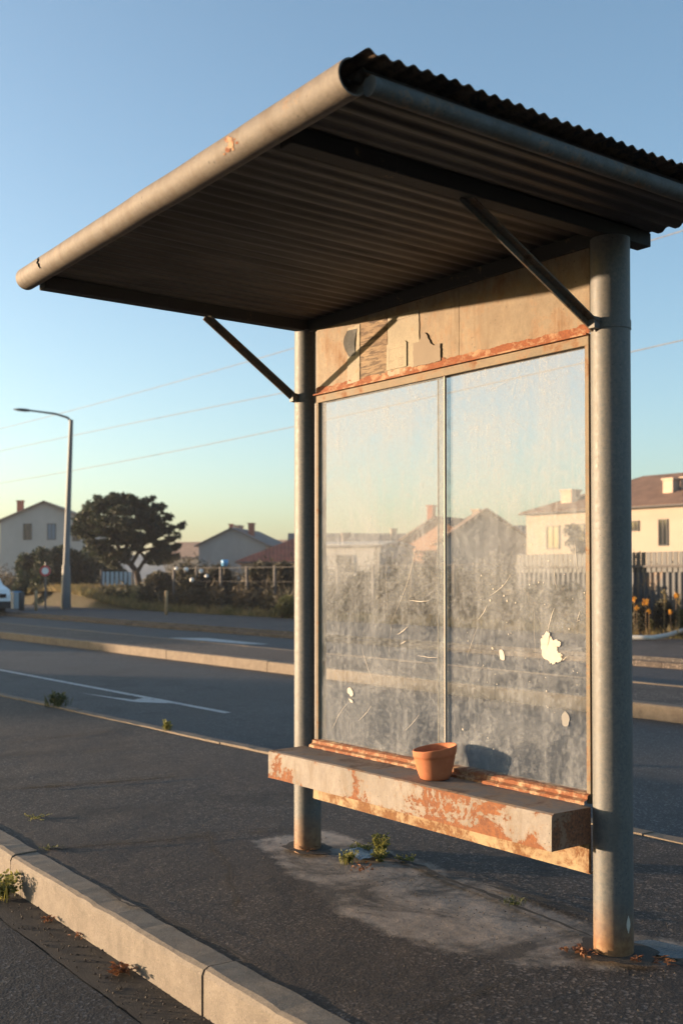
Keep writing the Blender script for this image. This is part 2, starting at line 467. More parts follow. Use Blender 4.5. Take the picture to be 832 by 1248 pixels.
def ground_z(x, y):
    t = min(1, max(0, (y-16.5)/1.3))
    z = -.22 + t*.21
    if y > 18:
        z += mnoise.noise((x*.12, y*.12, 0))*.12*min(1, (y-18)/4)
        z += .006*max(0, min(y, 120)-22)
        m = Vector((x, y)); c = at_depth(125, 47).xy
        z += .75*math.exp(-((m-c).length/5.5)**2)
    return z
def rng_line(a, b, n): return [a+(b-a)*i/n for i in range(n+1)]
xs = [-2500,-1200,-600,-300,-180] + rng_line(-120, 0, 60) + [20,60,150,400,1200,2500]
ys = [-2500,-800,-200,-60,-20,0,12,16.5,17,17.5,18,18.5] + rng_line(19.5, 80, 42) + [95,130,200,350,700,1300,2600]
mb = MB()
vs = [(x, y, ground_z(x, y)) for x in xs for y in ys]
n = len(ys)
mb.add(vs, [(i*n+j, (i+1)*n+j, (i+1)*n+j+1, i*n+j+1) for i in range(len(xs)-1) for j in range(n-1)], True)
tag(mb.build('ground', M['dirt']), kind='structure')

mb = MB(); mb.add([(-160,-14,RZ),(70,-14,RZ),(70,13.62,RZ),(-160,13.62,RZ)], [(0,1,2,3)])
# near carriageway and main road share one level
tag(mb.build('road', M['road']), kind='structure')
mb = MB()
mb.add([(-60,-6,RZ+.004),(8,-6,RZ+.004),(8,1.53+ynear(8)-1.70,RZ+.004),(-60,1.53+ynear(-60)-1.70,RZ+.004)], [(0,1,2,3)])
tag(mb.build('service_road', M['service']), kind='structure')
mb = MB()
N = 300
def gut(u, v):
    x = -60 + 68*u
    e = ynear(x)-.17 + (mnoise.noise((x*3,1,0))*.012+mnoise.noise((x*14,4,0))*.008)
    return (x, e+(ynear(x)+.02-e)*v, RZ+.008)
mb.grid(gut, 1400, 1)
tag(mb.build('gutter', M['gutter']), kind='structure')

# pavement island
mb = MB()
def pav(u, v):
    x = -40 + 48*u
    y0 = ynear(x)+.10; y1 = yfar(x)-.09
    y = y0+(y1-y0)*v
    z = mnoise.noise((x*.8, y*.8, 3))*.006 + mnoise.noise((x*3, y*3, 5))*.0025
    if v in (0, 1): z = -.004
    return (x, y, z)
mb.grid(pav, 960, 44)
pavement_obj = tag(mb.build('pavement', M['pavement']), kind='structure')

def kerb_run(name, x0, x1, joint, first, yf, w, z0, z1, mat, side=1, bev=.018, gap=.010):
    mb = MB()
    js = [x0]; j = first
    while j > x0: j -= joint
    while j < x1:
        if j > x0+.05: js.append(j)
        j += joint
    js.append(x1)
    prof0 = [(0, z0), (0, z1-bev), (bev*.3, z1-bev*.3), (bev, z1), (w, z1), (w, z0)]
    for a, b in zip(js[:-1], js[1:]):
        a += gap/2; b -= gap/2
        dz = random.uniform(-.005, .004); dy = random.uniform(-.004, .004)
        nseg = max(1, int((b-a)/.05)) if x0 > -50 else max(1, int((b-a)/.3))
        vs = []; fs = []
        for i in range(nseg+1):
            x = a+(b-a)*i/nseg
            for (py, pz) in prof0:
                q = mnoise.noise((x*7, py*30+pz*20, 2))*.003 + mnoise.noise((x*25, py*60+pz*40, 7))*.0018
                if pz > z1-bev*1.2 and py < bev*1.2: q -= max(0, mnoise.noise((x*9, 3, 8))-.3)*.010
                vs.append((x, yf(x)+side*(py)+dy+q, pz+dz+(q if pz > z0 else 0)))
        m = len(prof0)
        for i in range(nseg):
            for k in range(m):
                k2 = (k+1) % m
                fs.append((i*m+k, i*m+k2, (i+1)*m+k2, (i+1)*m+k))
        mb.add(vs, fs)
        mb.add(vs[:m], [tuple(range(m))]); mb.add(vs[-m:], [tuple(range(m))[::-1]])
    return tag(mb.build(name, mat), kind='structure')
kerb_run('near_kerb', -40, 8, 1.68, -2.93, ynear, .115, -.17, .004, M['kerb'], 1, .022)
kerb_run('far_kerb', -40, 12, 1.2, -2.0, yfar, .10, -.17, .008, M['medkerb'], -1, .015)
kerb_run('median_kerb', -120, 40, 1.5, -4, lambda x: 8.60, .16, -.17, .0, M['medkerb'], 1, .02)
kerb_run('median_back_kerb', -120, 40, 1.5, -4, lambda x: 10.35, .14, -.17, .0, M['medkerb'], -1, .02)
kerb_run('sidewalk_kerb', -120, 40, 1.5, -4, lambda x: 13.60, .12, -.17, -.06, M['median'], 1, .02)
mb = MB(); mb.box(-120, 40, 8.74, 10.22, -.16, -.006); tag(mb.build('median', M['median']), kind='structure')
mb = MB(); mb.box(-120, 40, 13.74, 18.0, -.16, -.006); tag(mb.build('far_sidewalk', M['sidewalk']), kind='structure')

# road paint
mb = MB()
ZM = RZ+.004
mb.add([(-80,5.64,ZM),(-9.3,5.64,ZM),(-9.3,5.725,ZM),(-80,5.725,ZM)], [(0,1,2,3)])
mb.add([(-11.9,5.30,ZM),(-10.7,5.38,ZM),(-10.35,5.635,ZM),(-11.0,5.635,ZM),(-10.9,5.46,ZM)], [(0,1,2,3,4)])
tag(mb.build('lane_marking', M['marking']), kind='structure')
mb = MB()
mb.add([(-21.5,11.6,ZM),(-18.6,11.75,ZM),(-18.2,12.1,ZM),(-20.9,12.25,ZM)], [(0,1,2,3)])
mb.add([(-60,10.62,ZM),(20,10.62,ZM),(20,10.70,ZM),(-60,10.70,ZM)], [(0,1,2,3)])
tag(mb.build('far_lane_marking', M['marking']), kind='structure')

# irregular old concrete footing under the shelter
outline = [(310,1022),(345,1050),(385,1085),(420,1110),(480,1140),(560,1160),(620,1168),(700,1175),(790,1176),(850,1168),(850,1150),(800,1138),(735,1128),(650,1098),(560,1066),(470,1036),(400,1010),(345,1016)]
pts = [on_ground(a, b) for a, b in outline]
def inside(x, y):
    c = False; n = len(pts)
    for i in range(n):
        a = pts[i]; b = pts[(i+1) % n]
        if (a.y > y) != (b.y > y) and x < (b.x-a.x)*(y-a.y)/(b.y-a.y)+a.x: c = not c
    return c
def edge_d(x, y):
    best = 9
    for i in range(len(pts)):
        a = pts[i]; b = pts[(i+1) % len(pts)]; d = (b-a).xy; t = max(0, min(1, (Vector((x,y))-a.xy).dot(d)/d.length_squared))
        best = min(best, (Vector((x,y))-(a.xy+d*t)).length)
    return best
at = pavement_obj.data.attributes.new('old_concrete', 'FLOAT', 'POINT')
for i, v in enumerate(pavement_obj.data.vertices):
    x, y = v.co.x, v.co.y
    if -5 < x < -1.2 and 2 < y < 3.4:
        d = edge_d(x, y)*(1 if inside(x, y) else -1)
        at.data[i].value = .5+d/.22
    else: at.data[i].value = -3

# cracks in the pavement
def crack(mb, a, b, w, z=.0115, amp=.02, brk=0.0):
    a = Vector(a); b = Vector(b); d = (b-a).xy; Ln = d.length; d = d/Ln; nrm = Vector((-d.y, d.x))
    m = int(Ln/.015); prev = None
    for i in range(m+1):
        t = i/m; p = a.xy.lerp(b.xy, t)
        q = mnoise.noise((p.x*4, p.y*4, 11))*amp + mnoise.noise((p.x*20, p.y*20, 3))*amp*.25
        ww = w*(1.1+abs(mnoise.noise((p.x*9, p.y*9, 21)))*4.5)*min(1, (1-t)*6, t*6+.2)
        c = p+nrm*q
        cur = ((c+nrm*ww/2), (c-nrm*ww/2))
        if prev is not None:
            mb.add([(prev[0].x,prev[0].y,z),(prev[1].x,prev[1].y,z),(cur[1].x,cur[1].y,z),(cur[0].x,cur[0].y,z)], [(0,1,2,3)])
        prev = cur
mb = MB()
crack(mb, on_ground(38,1037), on_ground(285,1014), .009)
crack(mb, on_ground(0,962), on_ground(228,944), .016)
crack(mb, on_ground(285,1014), on_ground(360,1008), .006)
crack(mb, on_ground(430,1026), on_ground(735,1150), .012, .014)
crack(mb, on_ground(590,1080), on_ground(735,1120), .014, .014, .03)
crack(mb, on_ground(120,1080), on_ground(330,1180), .005, .012, .05)
crack(mb, on_ground(250,1010), on_ground(300,1120), .005, .012, .04)
crack(mb, on_ground(480,1240), on_ground(640,1190), .006, .012, .03)
crack(mb, on_ground(0,905), on_ground(150,890), .008)
crack(mb, (-7.5,2.0,0), (-6.8,3.9,0), .006)
tag(mb.build('pavement_crack', M['crack']), kind='structure')

# hills far away
def hillrow(name, d, pxa, pxb, hfun, depth):
    mb = MB()
    def fn(u, v):
        px = pxa+(pxb-pxa)*u
        h = hfun(px)
        z = h*math.sin(PI*v)
        p = at_depth(px, d+depth*v)
        return (p.x, p.y, z-2+mnoise.noise((px*.05, v*4, 1))*h*.12*math.sin(PI*v))
    mb.grid(fn, 120, 14)
    return tag(mb.build(name, M['hill']), kind='structure')
hillrow('hill', 380, -700, 1700, lambda p: 13.5+4*math.exp(-((p-350)/90)**2)+2.5*mnoise.noise((p*.01, 3, 0))-2.5/(1+math.exp(-(p-500)/30)), 200)

# ================================================================ BUS SHELTER
YP = 2.804; XN = -2.251; XF = -3.917; PR = .0625
ZB = 2.285
sh = thing('bus_shelter', (-3.084, YP, 0), 'old open bus shelter with rusty bench, dusty glass back and tilted corrugated canopy', 'bus shelter')
for x, r in ((XN, PR), (XF, PR*.95)):
    mb = MB()
    mb.tube([(x,YP,-.02+2.305*i/24) for i in range(25)], r, 48)
    p = mb.build('post', M['post'], sh)
    c = MB(); zc = 2.005 if x == XN else 1.985
    c.tube([(x,YP,zc-.014),(x,YP,zc+.014)], r+.0025, 48)
    c.box(x-.012, x+.012, YP-r-.03, YP-r-.003, zc-.018, zc+.018)
    c.build('collar', M['post'] , p)
# base collars, shallow rusty rings on the ground
# canopy
RF = 1.50; RB = 3.0
def RP(u, v, z=0):  # u 0 near .. 1 far, v 0 front .. 1 back
    xf = -1.90 + u*(-3.86+1.90); xb = -1.885 + u*(-3.985+1.885)
    x = xf+(xb-xf)*v
    y = RF+(RB-RF)*v
    zz = 2.335 - .03*u*(1-v) + z
    return Vector((x, y, zz))
mb = MB()
# front tube: open pipe
A = RP(0,0,-.008)+Vector((-.02,-.0,0)); B = RP(1,0,-.012)+Vector((-.01,0,0))
pts = [A.lerp(B, i/30)+Vector((0,mnoise.noise((i*.3,0,0))*.002,mnoise.noise((i*.3,5,0))*.002)) for i in range(31)]
rads = [.043-.003*i/30 for i in range(31)]
mb.tube(pts, rads, 40, caps=False)
mb.tube(pts, [r-.004 for r in rads], 40, caps=False)
for P_, r in ((pts[0], rads[0]), (pts[-1], rads[-1])):
    d = (B-A).normalized(); ux = Vector((0,0,1)); uy = d.cross(ux).normalized()
    vs = []
    for k in range(40):
        a = 2*PI*k/40; v = ux*math.cos(a)+uy*math.sin(a)
        vs += [P_+v*r, P_+v*(r-.004)]
    mb.add(vs, [(2*k, 2*k+1, (2*k+3) % 80, (2*k+2) % 80) for k in range(40)])
ft = mb.build('front_tube', M['tube'], sh)
# small split dent near the far end
mb = MB()
c0 = A.lerp(B, .885)
cr = []
for i in range(7):
    a = -.5+i*.17
    q = c0+Vector((mnoise.noise((i*.8,1,1))*.02-.01*i/3, -math.cos(a)*.0425, math.sin(a)*.0425))
    cr.append(q)
for i in range(6):
    mb.tube([cr[i], cr[i+1]], .0018 if i in (0,5) else .003, 6)
mb.build('split', M['crack'], ft)
mb = MB()
for i in range(16):
    a = random.uniform(-.6,.3); t = random.gauss(.235,.012)
    r = random.uniform(.003,.009)
    q = A.lerp(B, t); n_ = Vector((0,-math.cos(a),math.sin(a)))
    c = q+n_*.0432
    ux = Vector((1,0,0)); uy = n_.cross(ux)
    mb.add([c+ux*math.cos(k)*r*1.5+uy*math.sin(k)*r*random.uniform(.6,1.2) for k in [2*PI*j/7 for j in range(7)]], [tuple(range(7))])
mb.build('rust_spot', M['rustrail'], ft)

# soffit sheet : folds run front to back
mb = MB()
NP = 32
def sof(u, v):
    ph = u*NP*2*PI
    w = .0062*max(-1, min(1, 1.6*math.sin(ph)))
    return RP(u, .01+.985*v, w-.0)
mb.grid(sof, NP*14, 6)
mb.grid(lambda u, v: sof(u, v)+Vector((0,0,.004)), NP*14, 6)
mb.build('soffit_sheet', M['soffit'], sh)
# roofing sheet : waves run across, profile shows on the side edges
mb = MB()
def top(u, v, dz=0):
    p = RP(u*1.02-.022, v*1.03-.010)
    w = .0048*math.sin(v*36*2*PI)
    return p+Vector((0,0,.024+w+dz-.004*mnoise.noise((v*9,u*3,0))))
NT_ = 36*10
mb.grid(lambda u, v: top(u, v), 10, NT_)
mb.grid(lambda u, v: top(u, v, .003), 10, NT_)
for uu in (0, 1):
    vs = []
    for j in range(NT_+1):
        vs += [top(uu, j/NT_), top(uu, j/NT_, .003)]
    mb.add(vs, [(2*j, 2*j+1, 2*j+3, 2*j+2) for j in range(NT_)])
mb.build('roofing_sheet', M['corr'], sh)
# side tubes
mb = MB(); a = RP(0,.02,-.028); b = RP(0,1,-.03)
mb.tube([a.lerp(b, i/10) for i in range(11)], .0235, 28); mb.build('side_tube', M['sidetube'], sh)
# beams front to back over each post, edge beam, rear beam
def beam(mb, a, b, w, h):
    a = Vector(a); b = Vector(b); d = (b-a).normalized(); s_ = Vector((d.y, -d.x, 0))*(w/2); u = Vector((0,0,h))
    mb.hexa([a-s_, a+s_, b+s_, b-s_, a-s_+u, a+s_+u, b+s_+u, b-s_+u])
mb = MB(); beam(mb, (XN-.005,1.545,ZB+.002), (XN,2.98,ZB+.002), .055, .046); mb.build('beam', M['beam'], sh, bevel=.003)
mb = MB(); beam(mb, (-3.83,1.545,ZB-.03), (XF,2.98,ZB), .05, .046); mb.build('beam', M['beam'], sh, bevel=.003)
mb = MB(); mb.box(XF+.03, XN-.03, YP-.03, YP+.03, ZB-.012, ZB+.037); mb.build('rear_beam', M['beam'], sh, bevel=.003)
# braces
def brace(a, b):
    mb = MB(); a = Vector(a); b = Vector(b); d = (b-a).normalized(); sx = Vector((1,0,0)); n_ = d.cross(sx).normalized()
    w, t = .016, .009
    # angle section
    for (s0, s1, n0, n1) in ((-w, w, -t*.3, t*.3), (-w, -w+.006, -t*.3, .022)):
        mb.hexa([a+sx*s0+n_*n0, a+sx*s1+n_*n0, b+sx*s1+n_*n0, b+sx*s0+n_*n0, a+sx*s0+n_*n1, a+sx*s1+n_*n1, b+sx*s1+n_*n1, b+sx*s0+n_*n1])
    return mb.build('brace', M['brace'], sh)
brace((XN-.002, 2.165, ZB+.012), (XN-.002, YP-PR+.003, 2.0))
brace((-3.868, 2.262, ZB-.012), (XF+.0, YP-PR+.006, 1.985))

# fascia panel
x0 = XF+PR+.034; x1 = XN-PR-.002
mb = MB()
seams = [x0, x_on(560, YP-.02), x1]
for a, b in zip(seams[:-1], seams[1:]):
    mb.box(a+.0012, b-.0012, YP-.022, YP-.016, 1.996, ZB-.014)
fp = mb.build('fascia_panel', M['fascia'], sh)
mb = MB(); mb.box(x0, x1, YP-.016, YP-.010, 1.996, ZB-.014); mb.build('backing', M['darkframe'], fp)
YF = YP-.0225
# rust angle under the panel with an uneven edge
mb = MB()
mb.grid(lambda u, v: (x0+(x1-x0)*u, YF-.003-.0015*mnoise.noise((u*60,v*5,0)), 1.99+(.028+.009*mnoise.noise((u*22,0,0))+.006*mnoise.noise((u*70,3,0)))*v), 160, 3)
mb.box(x0, x1, YF-.020, YF+.03, 1.984, 1.990)
mb.build('rust_angle', M['rustrail'], sh)
# window frame : head, stiles, sill
mb = MB(); mb.box(x0+.006, x1, YP-.030, YP+.012, 1.952, 1.983); mb.build('frame_head', M['frame'], sh, bevel=.002)
mb = MB(); mb.box(XF+PR-.004, x0-.0015, YP-.012, YP+.012, .47, ZB-.014); mb.build('filler_strip', M['darkframe'], sh)
for a, b, mm in ((x0-.001, x0+.012, 'darkframe'), (x0+.015, x0+.024, 'frame'), (x1-.014, x1+.001, 'frame')):
    mb = MB(); mb.box(a, b, YP-.032, YP+.012, .47, 1.9515); mb.build('frame_stile', M[mm], sh)
mb = MB()
def sill(u, v):
    prof = [(-.062,.470),(-.062,.480),(-.046,.486),(-.044,.498),(-.03,.503),(-.012,.504),(.012,.504),(.012,.470)]
    k = min(int(v*7), 7); p = prof[k]
    q = mnoise.noise((u*60, k, 0))*.002
    return (x0+(x1-x0)*u, YP+p[0]+q, p[1]+q)
mb.grid(sill, 120, 7, False)
mb.build('frame_sill', M['sill'], sh)
# two overlapping panes
xm = x_on(542, YP-.02); xm2 = x_on(531, YP-.02)
def pane(a, b, y):
    mb = MB(); mb.box(a, b, y, y+.005, .500, 1.955); return mb.build('glass_pane', M['glass'], sh)
pa = pane(x0+.02, xm, YP-.020)
pb = pane(xm2, x1-.008, YP-.009)
mb = MB(); mb.box(xm-.001, xm+.0035, YP-.024, YP-.0135, .5045, 1.9515); mb.build('edge_strip', M['mullion'], pa)
mb = MB(); mb.box(xm2-.0015, xm2, YP-.0105, YP-.003, .5045, 1.9515); mb.build('edge_strip', M['mullion'], pb)
# residue on the panes
YG = YP-.0215; YG2 = YP-.0105
def blob(mb, px, py, w, h, rot=0, n=14, jag=.35, Y=YG, th=.0012):
    c = on_wall(px, py, Y); D = c.y/CA; s_ = (c - Vector((0,0,EYE))).length/FP
    pts = []
    for k in range(n):
        a = 2*PI*k/n; q_ = (math.cos(a)*2.2+px, math.sin(a)*2.2+py, 1.5)
        r = 1+jag*1.5*mnoise.noise(q_)+jag*1.2*mnoise.noise((q_[0]*3, q_[1]*3, 5))+random.uniform(-jag, jag)*.3
        x = math.cos(a)*w/2*r; z = math.sin(a)*h/2*r
        xx = x*math.cos(rot)-z*math.sin(rot); zz = x*math.sin(rot)+z*math.cos(rot)
        pts.append((c.x+xx*s_*1.35, Y-th, c.z+zz*s_))
    cc = Vector((c.x, Y-th, c.z)); pts = [Vector(p) for p in pts]
    mb.add([cc]+pts+[p+Vector((0,th,0)) for p in pts], [(0, 1+(i+1) % n, 1+i) for i in range(n)]+[(1+i, 1+(i+1) % n, 1+n+(i+1) % n, 1+n+i) for i in range(n)])
def piece(name, mat, par, *a, **kw):
    mb = MB(); blob(mb, *a, **kw); return mb.build(name, M[mat], par)
def patchwork(items, name, mat, par, Y):
    mb = MB()
    for i, (px,py,w,h,r,j) in enumerate(items): blob(mb, px, py, w, h, r, 44, j*.75, Y-i*.0004)
    return mb.build(name, M[mat], par)
patchwork(((668,789,20,30,.2,.22),(673,800,18,14,.3,.3),(676,784,12,8,0,.3),(664,780,9,10,0,.3),(680,802,7,9,0,.3),(666,774,6,9,0,.3)), 'sticker_residue', 'flake', pb, YG2)
piece('sticker_residue', 'flake', pb, 611, 798, 6, 14, .25, 12, .12, YG2)
piece('sticker_residue', 'flake2', pb, 688, 876, 9, 18, 0, 16, .1, YG2)
piece('sticker_residue', 'mullion', pa, 427, 843, 8, 12, .2, 10, .3)
piece('sticker_residue', 'mullion', pa, 428, 854, 7, 3, -.7, 8, .3)
def scratch(mb, pts, w, Y):
    P3 = [on_wall(a, b, Y) for a, b in pts]
    for i in range(len(P3)-1):
        a, b = P3[i], P3[i+1]; d = (b-a).normalized(); n_ = Vector((-d.z, 0, d.x))
        wa = w*(.3+.7*math.sin(PI*(i+.2)/(len(P3)-.6))); wb = w*(.3+.7*math.sin(PI*min(len(P3)-1,(i+1.2))/(len(P3)-.6)))
        wb = max(wb, w*.15)
        o = Vector((0,-.0006,0))
        mb.add([a+n_*wa/2+o, a-n_*wa/2+o, b-n_*wb/2+o, b+n_*wb/2+o], [(0,1,2,3)])
def crv(a, b, bend, n=8):
    a = Vector(a); b = Vector(b); d = b-a; m = Vector((-d.y, d.x))
    return [tuple(a+d*(i/n)+m*bend*math.sin(PI*i/n)+Vector((random.uniform(-.4,.4),random.uniform(-.4,.4)))) for i in range(n+1)]
mb = MB()
for a, b, bd, w in (((499,732),(522,732),.04,.005),((484,773),(496,764),.05,.006),((509,799),(533,801),.03,.0035),((488,785),(494,781),0,.006),
        ((508,655),(478,755),-.04,.0022),((478,755),(474,800),.02,.0015),((441,790),(455,830),.03,.003),((424,856),(405,888),.05,.003),((436,878),(452,860),.05,.003),
        ((493,890),(510,870),.05,.0025),((470,680),(473,760),.01,.0012)):
    mb = MB(); scratch(mb, crv(a, b, bd), w*.5, YG); mb.build('scratch', M['mullion'], pa)
mb = MB()
for a, b, bd, w in (((622,700),(596,726),-.08,.003),((593,738),(582,755),-.05,.004),((581,765),(568,800),0,.002),((675,741),(667,768),.03,.004),
        ((676,690),(678,718),.05,.002),((706,744),(702,758),0,.003),((684,805),(690,800),0,.004),((700,660),(705,700),.03,.0018),((650,740),(652,800),.01,.001)):
    mb = MB(); scratch(mb, crv(a, b, bd), w*.5, YG2); mb.build('scratch', M['flake'], pb)
mb = MB()
for i in range(60):
    px = random.uniform(560, 712); py = random.gauss(770, 70); 
    if py > 935 or py < 640: continue
    r = random.uniform(.6, 1.6); blob(mb, px, py, r, r*random.uniform(.6,2), 0, 6, .3, YG2, .0008)
tag(mb.build('dirt_speck', M['flake'], pb), kind='stuff')

# notices on the fascia
def card(name, corners, mat, off, par=fp, th=.002, warp=0):
    poly = [on_wall(a, b, YF) for a, b in corners]
    poly = [(p.x, YF-off, p.z) for p in poly]
    if warp:
        q = []
        for i in range(len(poly)):
            a = Vector(poly[i]); b = Vector(poly[(i+1) % len(poly)]); n_ = max(1, int((b-a).length/.004))
            for j in range(n_):
                p = a.lerp(b, j/n_); o = mnoise.noise_vector((p.x*70, p.z*70, off*900))*warp+mnoise.noise_vector((p.x*220, p.z*220, 3))*warp*.5
                q.append((p.x+o.x, p.y, p.z+o.z))
        poly = q
    mb = MB(); mb.prism(poly, (0, th, 0)); return mb.build(name, mat, par)
nA = card('notice', [(473,459),(473,386),(511,376),(511.5,415),(509,418),(511,424),(508,431),(510,438),(508,449)], M['paper'], .003, warp=.0025)
nB = card('notice', [(472.5,451),(473,420),(474,419),(495,414),(497,416),(497,445),(495,446)], M['paper'], .0075, th=.004)
card('notice', [(505,446),(505,418),(511,416),(514,410),(516,405),(519,404.5),(522,409),(526,417),(530,419),(532,417),(534,419),(538,418),(538,439),(520,443)], M['paper2'], .006, th=.003, warp=.004)
card('notice', [(424,468),(424,399),(439,394),(439,463)], M['paper'], .0035, warp=.003)
card('slatted_panel', [(440,465),(440,391),(472.5,382),(472.5,456)], M['slat'], .0025, th=.002, warp=.003)
# faint writing on the notices
mb = MB()
def ink(pts, off, w=.0012):
    P3 = [on_wall(a, b, YF) for a, b in pts]
    P3 = [Vector((p.x, YF-off, p.z)) for p in P3]
    for a, b in zip(P3[:-1], P3[1:]):
        d = (b-a).normalized(); n_ = Vector((-d.z,0,d.x))*w
        mb.add([a+n_, a-n_, b-n_, b+n_], [(0,1,2,3)])
for y in (387, 391):
    x = 476
    while x < 508:
        l = random.uniform(1.5, 4); s_ = -.26
        ink([(x, y+s_*(x-476)), (x+l*.5, y+s_*(x-476)-random.uniform(.2,1)), (x+l, y+s_*(x+l-476))], .0036); x += l+random.uniform(.8, 2)
mb.build('writing', M['ink'], nA); mb = MB()
for (x, y) in ((476,440),(487,436)):
    ink([(x,y),(x+2,y-1),(x+4,y-.4),(x+6,y-1.8)], .0082); ink([(x+1,y+1.5),(x+4,y+1)], .0082, .0008)
ink([(488,445),(491,444),(493,443)], .0082, .0008)
ink([(475,426),(494,421)], .0082, .0007); ink([(476,447),(476,424)], .0082, .0005)
mb.build('writing', M['ink'], nB)
# peeled curl of metal tape hanging off the panel
mb = MB()
def curl(u, v):
    top_ = on_wall(424+12*u, 402-3*u, YF); bot = on_wall(426+8*u, 434-2*u, YF)
    p = top_.lerp(bot, v)
    return (p.x-.006*math.sin(PI*v), YF-.004-.020*math.sin(PI*v)*(1-u*.8), p.z)
mb.grid(curl, 8, 16); mb.build('peeling_strip', M['sidetube'], fp)

# bench
BX0, BX1, BY0, BY1, BZ0, BZ1 = -3.852, XN-PR+.028, 2.555, YP-.0645, .356, .470
bench_mats = [M['bench'], M['bench_top'], M['bench_end']]
mb = MB()
nb_ = 90
def bf(p, k):
    q = mnoise.noise((p[0]*5, p[1]*8, p[2]*8+k))*.0022
    return (p[0], p[1]+q, p[2]+q*1.2)
prof = [(BY0, BZ0), (BY0, BZ0+.04), (BY0, BZ1-.012), (BY0+.003, BZ1-.004), (BY0+.012, BZ1), (BY0+.08, BZ1), (BY1, BZ1), (BY1, BZ0)]
m = len(prof)
vs = [bf((BX0+(BX1-BX0)*i/nb_, a, b), 0) for i in range(nb_+1) for a, b in prof]
for k in range(m):
    mb.m = 1 if k in (3,4,5) else 0
    k2 = (k+1) % m
    base = len(mb.v)
    mb.add([v for i in range(nb_+1) for v in (vs[i*m+k], vs[i*m+k2])], [(2*i, 2*i+1, 2*i+3, 2*i+2) for i in range(nb_)])
mb.m = 2
mb.add(vs[:m], [tuple(range(m))]); mb.add(vs[-m:], [tuple(range(m))[::-1]])
bn = mb.build('bench', bench_mats, sh)
mb = MB()
mb.grid(lambda u, v: (x0+(x1-x0)*u, YP-.040+.003*mnoise.noise((u*20,v*2,3)), .249+.004*mnoise.noise((u*15,0,7))*(1-v)+(.362-.249)*v), 120, 4)
mb.box(x0, x1, YP-.034, YP-.028, .252, .36)
mb.box(x0, x1, YP-.034, YP+.0, .246, .250)
mb.build('lower_rail', M['rail'], sh)
# bench brackets
for x in (BX0+.12, BX1-.12):
    mb = MB(); mb.box(x-.02, x+.02, BY0+.09, YP-.042, BZ0-.022, BZ0-.004); mb.build('bracket', M['beam'], sh)

# terracotta pot
pc = on_ground(530, 947, .4715); pc.y = 2.672; pc.x = x_on(529, 2.672)
mb = MB()
prof = [(0,0),(.046,0),(.049,.002),(.055,.018),(.062,.045),(.068,.078),(.0695,.088),(.0712,.090),(.0722,.094),(.0745,.116),(.0735,.120),(.0715,.121),(.069,.117),(.066,.09),(.058,.04),(.045,.012),(0,.010)]
def warp(p):
    # uneven rim, higher toward the right of the view
    t = max(0, (p.z-.4715)/.12); s_ = (p-pc).dot(Vector((CA, SA, 0)))
    p.z += .17*s_*t*t + .0012*mnoise.noise((p.x*30, p.y*30, 0)); return p
mb.lathe([(r*1.08, z*.93) for r, z in prof], pc, 56, warp)
pot = mb.build('flower_pot', M['pot'], loc=(pc.x, pc.y, .4715))
tag(pot, 'empty terracotta flower pot with uneven rim standing on the rusty bench', 'flower pot')

# ================================================================ SMALL PLANTS AND LITTER
def blades(mb, c, r, n, h, w, lean=.6, up=.3):
    for i in range(n):
        a = random.uniform(0, 2*PI); rr = r*math.sqrt(random.random())
        p = Vector((c[0]+rr*math.cos(a), c[1]+rr*math.sin(a), c[2]))
        hh = h*random.uniform(.4, 1); az = a+random.uniform(-1, 1)
        d = Vector((math.cos(az), math.sin(az), 0)); s_ = Vector((-d.y, d.x, 0))*w*random.uniform(.6,1.2)/2
        l1 = lean*random.uniform(.2,1)*hh
        q = p+d*l1*.35+Vector((0,0,hh*.6)); t = p+d*l1+Vector((0,0,hh))
        mb.add([p-s_*.6, p+s_*.6, q+s_, q-s_, t], [(0,1,2,3),(3,2,4)])
def sprig(mb, c, h, n, leaf, spread):
    for i in range(n):
        az = random.uniform(0, 2*PI); ln = random.uniform(.2,1)*spread
        top_ = Vector(c)+Vector((math.cos(az)*ln, math.sin(az)*ln, h*random.uniform(.5,1)))
        k = 14
        for j in range(k):
            t = (j+1)/k; p = Vector(c).lerp(top_, t); 
            v = Vector((random.uniform(-1,1),random.uniform(-1,1),random.uniform(-.2,1))).normalized()*leaf*random.uniform(.6,1.2)
            s_ = v.cross(Vector((random.random()-.5,random.random()-.5,random.random()-.5))).normalized()*leaf*.3
            mb.add([p, p+v*.5+s_, p+v, p+v*.5-s_], [(0,1,2,3)])
        d = .0015; mb.add([Vector(c)+Vector((d,0,0)), Vector(c)-Vector((d,0,0)), top_], [(0,1,2)])
def plant(name, c, label, cat, mat, fn, group=None):
    mb = MB(); fn(mb, c)
    return tag(mb.build(name, mat, loc=c), label, cat, group)
c = on_ground(463, 1043)
plant('weed', c, 'tall leafy green weed in the crack below the middle of the bench', 'weed', M['weed'],
      lambda mb, c: (sprig(mb, c, .10, 40, .017, .05), sprig(mb, c+Vector((.06,-.05,0)), .055, 22, .014, .05), sprig(mb, c+Vector((-.07,-.02,0)), .04, 16, .012, .04), sprig(mb, c+Vector((-.14,.0,0)), .03, 16, .012, .06), sprig(mb, c+Vector((.13,.03,0)), .03, 14, .012, .06)))
c = on_ground(424, 1050)
plant('weed', c, 'small sprouting weed beside crumpled foil near the far shelter post', 'weed', M['weed'],
      lambda mb, c: (sprig(mb, c, .055, 22, .014, .05), blades(mb, c, .04, 24, .05, .005)))
c = on_ground(72, 861)
plant('weed', c, 'dark bushy weed against the back kerb left of the shelter', 'weed', M['weeddark'], lambda mb, c: (sprig(mb, c, .13, 24, .04, .09), blades(mb, c, .12, 30, .12, .012)))
c = on_ground(205, 890)
